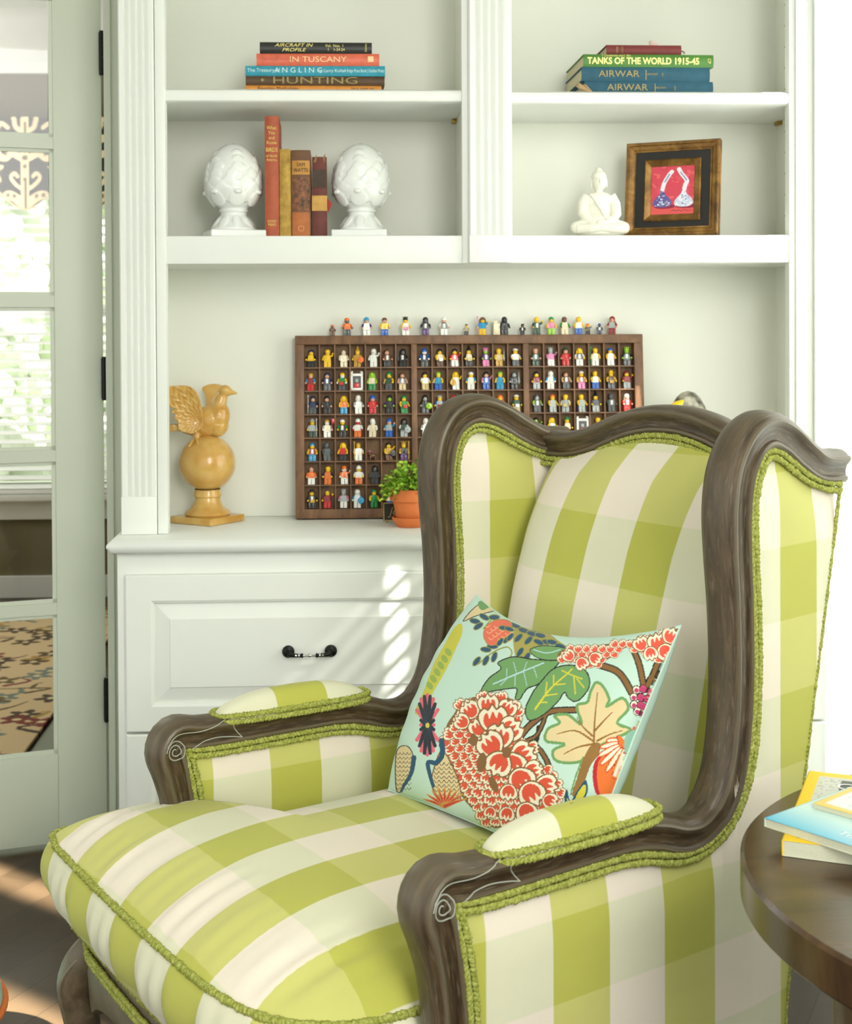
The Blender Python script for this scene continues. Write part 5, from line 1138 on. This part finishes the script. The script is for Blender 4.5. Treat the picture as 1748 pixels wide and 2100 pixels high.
# green leaves
pt.blob([(780, 385), (850, 362), (960, 370), (1000, 392), (950, 445), (860, 445), (800, 420)], GRN, BLK, 5); pt.curve([(800, 385), (880, 405), (960, 385)], 7, (176, 214, 214))
pt.blob([(485, 640), (530, 560), (605, 500), (588, 462), (680, 428), (790, 442), (905, 450), (960, 452), (890, 530), (830, 590), (760, 620), (720, 680), (690, 680), (700, 620), (640, 620), (560, 632)], GRN, BLK, 7)
pt.curve([(560, 590), (700, 530), (860, 465)], 9, (176, 214, 214))
for a, b_ in (((640, 560), (600, 600)), ((640, 555), (640, 500)), ((700, 530), (680, 460)), ((740, 515), (760, 460)), ((740, 515), (760, 600)), ((800, 490), (820, 550)), ((690, 535), (690, 600))): pt.line([a, b_], 7, (176, 214, 214), 3)
pt.blob([(765, 800), (752, 740), (790, 650), (850, 570), (920, 500), (1020, 478), (1110, 510), (1136, 590), (1100, 660), (1050, 695), (1005, 672), (985, 640), (950, 690), (895, 745), (850, 780), (800, 805)], GRN, BLK, 7)
pt.curve([(810, 740), (900, 620), (1000, 530), (1030, 500)], 13, YEL, 8)
for a, b_ in (((870, 660), (880, 580)), ((870, 660), (940, 650)), ((920, 600), (920, 540)), ((930, 595), (990, 590)), ((1010, 530), (1090, 560)), ((1040, 540), (1050, 650)), ((1060, 560), (1100, 610)), ((840, 700), (880, 700)), ((1010, 530), (970, 510))): pt.line([a, b_], 12, YEL, 4)
# beige leaf
lo = [(1172, 582), (1215, 605), (1252, 680), (1238, 725), (1330, 675), (1365, 740), (1300, 822), (1380, 862), (1310, 905), (1225, 945), (1170, 975), (1100, 1045), (1000, 1062), (925, 1040), (920, 985), (985, 950), (875, 930), (885, 860), (955, 822), (925, 780), (1005, 775), (1085, 830), (1060, 722), (1120, 700), (1140, 640)]
pt.blob(lo, BEI, GRN, 17)
pt.poly(smoothpath([(1195, 945), (1150, 950), (1100, 1030), (1060, 1150), (1030, 1250), (1060, 1260), (1100, 1190), (1140, 1080), (1190, 1010)], 60, closed=True), (150, 110, 56)); pt.curve([(1095, 1030), (1050, 1150), (1022, 1250)], 10, GRN)
for P_ in ([(1160, 960), (1165, 820), (1182, 640)], [(1165, 870), (1230, 800), (1270, 760)], [(1150, 900), (1090, 840), (1060, 790)], [(1155, 930), (1050, 870), (940, 890)], [(1150, 950), (1060, 970), (980, 1010)], [(1180, 930), (1260, 890), (1330, 870)]): pt.curve(P_, 13, (150, 104, 50), 5)
# scalloped petals
def petal(x, y, r, a, out=CRM_, inn=RED_, ed=BRN, k=1.0):
    c_, s_ = math.cos(a), math.sin(a); base = [(-.9, .25), (-.95, -.35), (-.55, -.75), (-.28, -.62), (0, -.95), (.28, -.62), (.6, -.78), (.95, -.3), (.9, .3), (.4, .85), (-.4, .85)]
    P_ = [(x+r*(p*c_-q*s_), y+r*(p*s_+q*c_)) for p, q in base]; pt.blob(P_, out, ed, max(3.2, r*.11))
    b2 = [(-.62, .30), (-.60, -.22), (-.36, -.42), (-.24, -.02), (0, -.50), (.22, -.04), (.38, -.40), (.62, -.18), (.60, .34), (.24, .72), (-.24, .72)]
    P_ = [(x+r*(p*c_-q*s_), y+r*(p*s_+q*c_)) for p, q in b2]; pt.blob(P_, inn)
pb = smoothpath([(360, 700), (480, 660), (600, 655), (690, 700), (725, 800), (700, 900), (800, 960), (830, 1040), (900, 1120), (965, 1190), (960, 1270), (900, 1350), (830, 1400), (720, 1450), (640, 1440), (560, 1450), (480, 1380), (400, 1300), (340, 1210), (290, 1100), (262, 980), (275, 850), (330, 760)], 120, closed=True)
pt.poly(pb, BRN)
def inside(x, y, P_=pb):
    r = False
    for i in range(len(P_)):
        a, b_ = P_[i], P_[i-1]
        if (a[1] > y) != (b_[1] > y) and x < (b_[0]-a[0])*(y-a[1])/(b_[1]-a[1])+a[0]: r = not r
    return r
row = 0
for y in range(1460, 640, -44):
    row += 1
    for x in range(240+(row % 2)*28, 990, 56):
        if inside(x, y) and not (420 < x < 470 and 880 < y < 960): petal(x+rr.uniform(-6, 6), y+rr.uniform(-6, 6), rr.uniform(32, 42), math.atan2(y-1010, x-600)+PI/2+rr.uniform(-.2, .2))
for x, y, r, a in ((420, 745, 62, -.6), (530, 710, 66, -.1), (645, 735, 60, .5), (370, 815, 52, -1), (470, 850, 62, -.4), (560, 800, 92, -.1), (665, 860, 80, .9), (600, 900, 84, .2), (540, 950, 86, -.7), (740, 1010, 84, 1.0), (680, 1080, 86, 2.6), (590, 1070, 84, 3.6), (800, 1110, 66, 1.3), (730, 1170, 88, 2.4), (880, 1200, 74, 1.7), (790, 1250, 86, 2.6), (650, 1240, 56, 3.2), (900, 1290, 52, 2), (760, 1360, 70, 2.8), (640, 1370, 50, 3.3), (540, 1360, 40, 3.4)): petal(x, y, r, a)
pt.ell(640, 1000, 26, 34, .3, BRN); pt.ell(490, 1060, 28, 60, .15, BRN); pt.ell(560, 1190, 22, 50, -.4, BRN); pt.ell(440, 925, 22, 40, 0, BRN)
# coral flowers along the top
pb2 = smoothpath([(945, 430), (980, 385), (1100, 370), (1250, 350), (1400, 335), (1460, 310), (1560, 290), (1640, 262), (1685, 262), (1670, 330), (1640, 400), (1590, 445), (1500, 430), (1420, 390), (1360, 370), (1280, 420), (1180, 480), (1080, 500), (1040, 460)], 90, closed=True)
pt.poly(pb2, BRN)
row = 0
for y in range(500, 255, -30):
    row += 1
    for x in range(945+(row % 2)*24, 1690, 48):
        if inside(x, y, pb2): petal(x, y, 29, -.5+rr.uniform(-.5, .5), CRM_, (234, 92, 70))
for x, y, r, a in ((1440, 350, 50, -.4), (1540, 340, 62, -.2), (1590, 400, 56, 2.6), (1500, 410, 46, 2.9), (1620, 300, 56, .4), (1090, 470, 44, 2.6), (1170, 440, 44, 2.2), (1010, 420, 40, -.8)): petal(x, y, r, a, CRM_, (234, 92, 70))
# grapes, side flower
for x, y in ((1415, 625), (1455, 620), (1500, 640), (1400, 670), (1440, 670), (1480, 680), (1515, 690), (1400, 715), (1440, 720), (1480, 730), (1420, 755), (1455, 770)): pt.ell(x, y, 25, 27, 0, BLK); pt.ell(x, y, 20, 22, 0, CRM_ if x < 1420 or y > 740 else (206, 70, 112)); pt.ell(x, y+4, 14, 14, 0, (190, 60, 110))
pt.curve([(1440, 780), (1435, 830)], 8, BLK); pt.ell(1430, 835, 17, 20, 0, OLV); pt.ell(1415, 870, 32, 28, 0, RED_)
for k in range(26): petal(1545+rr.uniform(-35, 30)+(k-13)*-.8, 560+k*9.2, 22, rr.uniform(0, 6), CRM_, RED_)
pt.ell(1550, 650, 20, 30, 0, OLV)
# butterfly wing
wg = [(1300, 895), (1355, 960), (1345, 1080), (1320, 1200), (1290, 1310), (1210, 1310), (1160, 1200), (1158, 1080), (1200, 1010), (1280, 965)]
pt.blob(wg, (190, 36, 52)); pt.blob([(a+(1300-a)*.12+8, b_) for a, b_ in wg], (236, 120, 50))
for k in range(8):
    a = math.radians(178-k*13.5); r0, r1 = 62, [120, 165, 195, 215, 225, 240, 262, 290][k]; cx_, cy_ = 1362, 925
    mx_, my_ = cx_+(r0+r1)/2*math.cos(a), cy_+(r0+r1)/2*math.sin(a); pt.ell(mx_, my_, (r1-r0)/2+10, 19, a, (196, 40, 52)); pt.ell(mx_, my_, (r1-r0)/2+5, 15, a, (240, 140, 60)); pt.ell(mx_, my_, (r1-r0)/2, 10, a, CRM_)
pt.blob([(1350, 900), (1480, 840), (1500, 920), (1440, 1080), (1380, 1310), (1310, 1310), (1345, 1080)], (150, 196, 176))
# yellow and blue leaf
pt.blob([(1110, 1165), (1125, 1220), (1110, 1290), (1150, 1330), (1180, 1300), (1170, 1340), (1080, 1350), (1000, 1345), (985, 1270), (1000, 1220), (1020, 1290), (1060, 1230)], NVY); pt.blob([(1105, 1190), (1112, 1230), (1080, 1300), (1050, 1330), (1010, 1330), (1000, 1270), (1030, 1310), (1065, 1240)], YEL)
# navy flower at the left, scrolls, beige net, lotus
for k in range(12):
    a = k*2*PI/12; L_ = 115 if abs(math.sin(a)) > .4 else 62; ex_, ey_ = 165+L_*.62*math.cos(a), 835+L_*1.55*math.sin(a)
    pt.curve([(165, 835), ((165+ex_)/2, (835+ey_)/2), (ex_, ey_)], 26, (232, 104, 120), 22)
for k in range(12):
    a = (k+.5)*2*PI/12; L_ = 110 if abs(math.sin(a)) > .4 else 66; ex_, ey_ = 165+L_*.6*math.cos(a), 835+L_*1.6*math.sin(a)
    pt.curve([(165, 835), ((165+ex_)/2, (835+ey_)/2), (ex_, ey_)], 34, (26, 60, 84), 20); pt.curve([(165, 835), ((165+ex_)/2, (835+ey_)/2), (ex_, ey_)], 26, (30, 34, 44), 14)
pt.ell(166, 838, 12, 16, 0, YEL)
pt.blob([(250, 990), (300, 1050), (360, 1200), (350, 1290), (230, 1260), (190, 1180), (210, 1080)], BEI, BRN, 8)
pt.blob([(-20, 1000), (40, 960), (80, 1020), (60, 1120), (20, 1220), (-20, 1220)], BEI, BLK, 6)
for k in range(9):
    for j in range(5):
        pt.curve([(205+j*30, 1060+k*26), (220+j*30, 1078+k*26), (235+j*30, 1060+k*26)], 3.5, BLK) if inside(215+j*30, 1065+k*26, smoothpath([(250, 990), (300, 1050), (360, 1200), (350, 1290), (230, 1260), (190, 1180), (210, 1080)], 40, closed=True)) else None
        pt.curve([(-20+j*22, 1000+k*26), (-9+j*22, 1014+k*26), (2+j*22, 1000+k*26)], 3, BLK) if j < 4 else None
pt.curve([(250, 930), (255, 1010), (220, 1060), (170, 1060), (180, 1130), (200, 1200)], 34, NVY, 20); pt.curve([(85, 1030), (70, 1120), (30, 1190), (10, 1230)], 30, NVY, 16)
for k in range(9): a = -2.7+k*.28; pt.curve([(270, 1320), (270+80*math.cos(a), 1320+60*math.sin(a)), (270+140*math.cos(a), 1330+120*math.sin(a))], 30, (214, 160, 70), 8); pt.curve([(270, 1320), (270+80*math.cos(a), 1320+60*math.sin(a)), (270+125*math.cos(a), 1330+105*math.sin(a))], 20, (206, 52, 44), 4)
pt.ell(700, 1500, 30, 60, .5, NVY); pt.ell(900, 1370, 40, 14, .2, NVY)
pillow_m = mat('printed_cotton', attr='Col', rough=.85, bump=.12, bscale=700, sheen=.1)
PL = thing('throw_pillow', 'aqua pillow with coral peonies and green leaves leaning against the chair back', 'pillow', None, CM.translation, CH.rotation_euler[2])
gridmesh(front, None, 'pillow_front', pillow_m, PL, colors=pt.C)
bk_ = pil(-1.0)[np.ix_(np.r_[0:nu-1:4, nu-1], np.r_[0:nv-1:4, nv-1])]; gridmesh(bk_, None, 'pillow_back', mat('aqua_cotton', AQ, .85), PL)
bd_ = np.concatenate([front[:, 0], front[-1, :], front[::-1, -1], front[0, ::-1]]); MB().tube([tuple(p) for p in bd_[::6]], .0016, 8).build('piping', mat('aqua_cotton', AQ, .85), PL)

# ================================================================== side table
TZ = .70; TC = (1.251, -1.758); TRR = .381
ST = thing('side_table', 'round dark walnut side table at the right of the chair', 'table', None, (TC[0], TC[1], 0))
MB().lathe([(0, TZ-.010), (0, TZ), (TRR-.004, TZ), (TRR, TZ-.004), (TRR, TZ-.040), (TRR-.004, TZ-.044), (TRR-.03, TZ-.044), (TRR-.03, TZ-.03), (0, TZ-.03)], n=120, cap=False).build('table_top', tablewood, ST)
MB().lathe([(TRR-.075, TZ-.031), (TRR-.075, TZ-.085), (TRR-.095, TZ-.085), (TRR-.095, TZ-.031)], n=96, cap=False).build('apron', tablewood, ST)
for k in range(4):
    a = math.radians(192+90*k); q = MB(); q.box(-.024, .024, -.024, .024, 0, TZ-.031, .004); q.xf(Matrix.Rotation(a, 4, 'Z') @ Matrix.Translation((TRR-.080, 0, 0))); q.build('leg', tablewood, ST)
MB().lathe([(0, .16), (0, .185), (TRR-.09, .185), (TRR-.085, .18), (TRR-.085, .165), (TRR-.09, .16), (0, .16)], n=96, cap=False).build('lower_shelf', tablewood, ST)
# magazines
def mag(label, corner, direction, w, d, h, z0, cover_fn, res=(160, 210), pagecol=(214, 214, 190), spine=None):
    """corner = world xy of one corner; the cover spans w along direction and d to its left"""
    ang = math.atan2(direction[1], direction[0]); t = thing('magazine', label, 'magazine', 'magazines piled on the side table', (corner[0], corner[1], z0), ang)
    MB().box(.001, w-.001, .001, d-.001, .0006, h-.0006).build('pages', mat('glossy_pages', pagecol, .5, var=.25, vscale=300, stretch=(1, 1, 25)), t, smooth=False)
    U, V = np.meshgrid(np.linspace(0, 1, res[0]), np.linspace(0, 1, res[1]), indexing='ij'); p = Paint(U*w*1000, V*d*1000, (255, 255, 255)); cover_fn(p, w*1000, d*1000)
    gridmesh(np.stack([U*w, V*d, h+0*U], -1), None, 'front_cover', mat('glossy_print', attr='Col', rough=.42, coat=.08, spec=.3), t, colors=p.C, thick=.0005)
    MB().box(0, w, 0, d, 0, .0005).build('back_cover', mat('plain_back_cover', (220, 222, 200), .4), t, smooth=False)
    sm = mat('spine_'+label.split()[0], spine or pagecol, .4); MB().box(0, .0012, 0, d, 0, h).build('spine', sm, t, smooth=False)
    return t
YLW = (250, 206, 20)
def cov_yellow(p, w, d):
    p.C[...] = lin(YLW); m_ = (p.X > 14) & (p.X < w-12) & (p.Y > 12) & (p.Y < d-16); p.C[m_] = lin((206, 208, 196))
    m2 = (p.X > 14) & (p.X < w-12) & (p.Y > 12) & (p.Y < d*.9) & (p.X > 40+.0*p.Y); p.C[m2] = lin((74, 78, 74)); p.C[(p.X > 14) & (p.X < w-12) & (p.Y > 12) & (p.Y < 26)] = lin((170, 120, 60))
    r_ = random.Random(1)
    for i in range(80): p.ell(r_.uniform(15, 40), r_.uniform(12, d-20), 2, .8, r_.uniform(0, 3), (150, 150, 140))
def xy(x, y, z): v = at(x, y, Z=z); return np.array((v.x, v.y))
# bottom magazine with yellow border: front left corner and left edge direction
a0 = xy(1604, 1722, .717); a1 = xy(1660, 1580, .717); f1_ = xy(1748, 1752, .717)
e2 = (a1-a0)/np.linalg.norm(a1-a0); ln_ = np.linalg.norm(a1-a0)
e1 = np.array((e2[1], -e2[0]))
M1 = mag('thick yellow bordered magazine with a dark picture at the bottom of the pile', a0, e1, .255, max(.175, min(.26, float(ln_))), .016, TZ+.0005, cov_yellow, pagecol=(214, 216, 190), spine=YLW)
text('GUNS', .030, (.075, M1.children[1].dimensions.y*.80, .0168), mat('white_print', (236, 240, 240), .4), M1, rot=(0, 0, 0), name='cover_title', ext=.0001)
def cov_blue(p, w, d):
    t = (p.Y/d); a = np.array(lin((90, 190, 224))); b_ = np.array(lin((206, 236, 232))); c_ = np.array(lin((190, 196, 200)))
    k = np.clip(p.Y/60+p.X/500, 0, 1)[..., None]; p.C[...] = a*(1-k)+b_*k; k2 = np.clip((p.X-90)/90, 0, 1)[..., None]*np.clip(1-p.Y/70, 0, 1)[..., None]; p.C[...] = p.C*(1-k2)+c_*k2
    p.curve([(0, d*.86), (w*.5, d*.82), (w, d*.84)], 3, (150, 200, 200))
b0 = xy(1568, 1670, .730); b1 = xy(1748, 1727, .730); e1 = (b1-b0)/np.linalg.norm(b1-b0); b2 = xy(1662, 1636, .730)
M2 = mag('pale blue magazine lying crooked in the middle of the pile', b0, e1, .27, .19, .009, TZ+.0172, cov_blue, pagecol=(150, 156, 130), spine=(200, 220, 210))
d2 = float(np.linalg.norm(b2-b0))
wt_ = mat('white_print', (236, 240, 240), .4)
text('Travel & Beach', .016, (.125, .022, .0095), wt_, M2, rot=(0, 0, 0), name='cover_title', ext=.0001); text('The World Issue', .010, (.165, .006, .0095), wt_, M2, rot=(0, 0, 0), name='cover_title', ext=.0001)
def cov_white(p, w, d):
    p.C[...] = lin((252, 206, 110)); m_ = (p.X > 9) & (p.X < w-9) & (p.Y > 9) & (p.Y < d-9); p.C[m_] = lin((232, 234, 232)); r_ = random.Random(3)
    for i in range(30): p.curve([(r_.uniform(10, w-10), r_.uniform(12, d-60)), (r_.uniform(10, w-10), r_.uniform(12, d-60))], 1.2, (206, 214, 220))
c0_ = xy(1668, 1640, .736); c1_ = xy(1748, 1607, .736); ee = (c1_-c0_)/np.linalg.norm(c1_-c0_)
# its long edge runs away to the right, the body lies on the near side
M3 = mag('white magazine with a thin yellow border on top of the pile', c0_+ee*.26, -ee, .26, .115, .005, TZ+.0270, cov_white, res=(120, 90), spine=(240, 240, 236))
# ================================================================== sheer curtain in front of the right window
cm = bpy.data.materials.new('sheer_white_fabric'); cm.use_nodes = True; nt = cm.node_tree; nt.nodes.clear()
o_ = N(nt, 'ShaderNodeOutputMaterial'); d_ = N(nt, 'ShaderNodeBsdfDiffuse'); t_ = N(nt, 'ShaderNodeBsdfTranslucent'); tr = N(nt, 'ShaderNodeBsdfTransparent'); m1 = N(nt, 'ShaderNodeMixShader'); m2 = N(nt, 'ShaderNodeMixShader')
d_.inputs[0].default_value = (.92, .93, .90, 1); t_.inputs[0].default_value = (.95, .97, .93, 1); m1.inputs[0].default_value = .55; m2.inputs[0].default_value = .06
nt.links.new(d_.outputs[0], m1.inputs[1]); nt.links.new(t_.outputs[0], m1.inputs[2]); nt.links.new(m1.outputs[0], m2.inputs[1]); nt.links.new(tr.outputs[0], m2.inputs[2]); nt.links.new(m2.outputs[0], o_.inputs[0])
def curtain(y0, y1, label, seed):
    n_ = 240; ys = np.linspace(y0, y1, n_); zs = np.linspace(.02, 2.52, 40); Yg, Zg = np.meshgrid(ys, zs, indexing='ij')
    ph = np.random.RandomState(seed).uniform(0, 6, 3); f = 2*PI/.085
    Xg = RX-.110+.020*np.sin(f*Yg+ph[0]+.6*np.sin(Zg*1.3))+.008*np.sin(f*.43*Yg+ph[1])-(.075*np.exp(-((Yg+.10)/.035)**2) if y1 > -.5 else 0)
    t = thing('sheer_curtain', label, 'curtain', 'sheer white curtains along the right wall'); gridmesh(np.stack([Xg, Yg, Zg], -1), None, 'curtain_fabric', cm, t)
    q = MB()
    for k in range(int((y1-y0)/.12)+1): yy = y0+.02+k*.12; q.lathe([(.016, -.002), (.018, 0), (.016, .002), (.014, 0)], (RX-.110, yy, 2.535), 20, axis='y', cap=False)
    q.build('curtain_rings', black_iron, t)
curtain(-.816, -.10, 'white sheer curtain beside the bookcase at the right edge', 1)
curtain(-1.24, -.870, 'white sheer curtain panel behind the armchair by the right wall', 5)
q = MB(); q.tube([(RX-.110, -1.5, 2.535), (RX-.110, -.04, 2.535)], .011, 14)
cr_ = thing('curtain_rod', 'black rod holding the sheer curtains above the right windows', 'curtain rod'); q.build('rod', black_iron, cr_)
q = MB()
for yy in (-1.45, -.06): q.tube([(RX-.110, yy, 2.535), (RX-.001, yy, 2.535)], .006, 10)
q.build('bracket', black_iron, cr_)
# cushion edge at the lower left, on the floor
p0 = at(6, 2075, Z=.14)
fc = thing('floor_cushion', 'aqua cushion with orange piping at the lower left edge of the floor', 'cushion', None, (p0.x-.205, p0.y, 0)); q = MB()
m_ = MB(); m_.ell((0, 0, .14), (.20, .20, .14), u=48, v=24); m_.v = [(x, y, z_) for x, y, z_ in m_.v]; m_.build('cushion_body', mat('aqua_weave', (176, 206, 190), .85, var=.1), fc)
MB().tube([(.203*math.cos(a), .203*math.sin(a), .14) for a in np.linspace(0, 2*PI, 60)], .006, 10).build('piping', mat('orange_piping', (222, 116, 50), .8), fc)
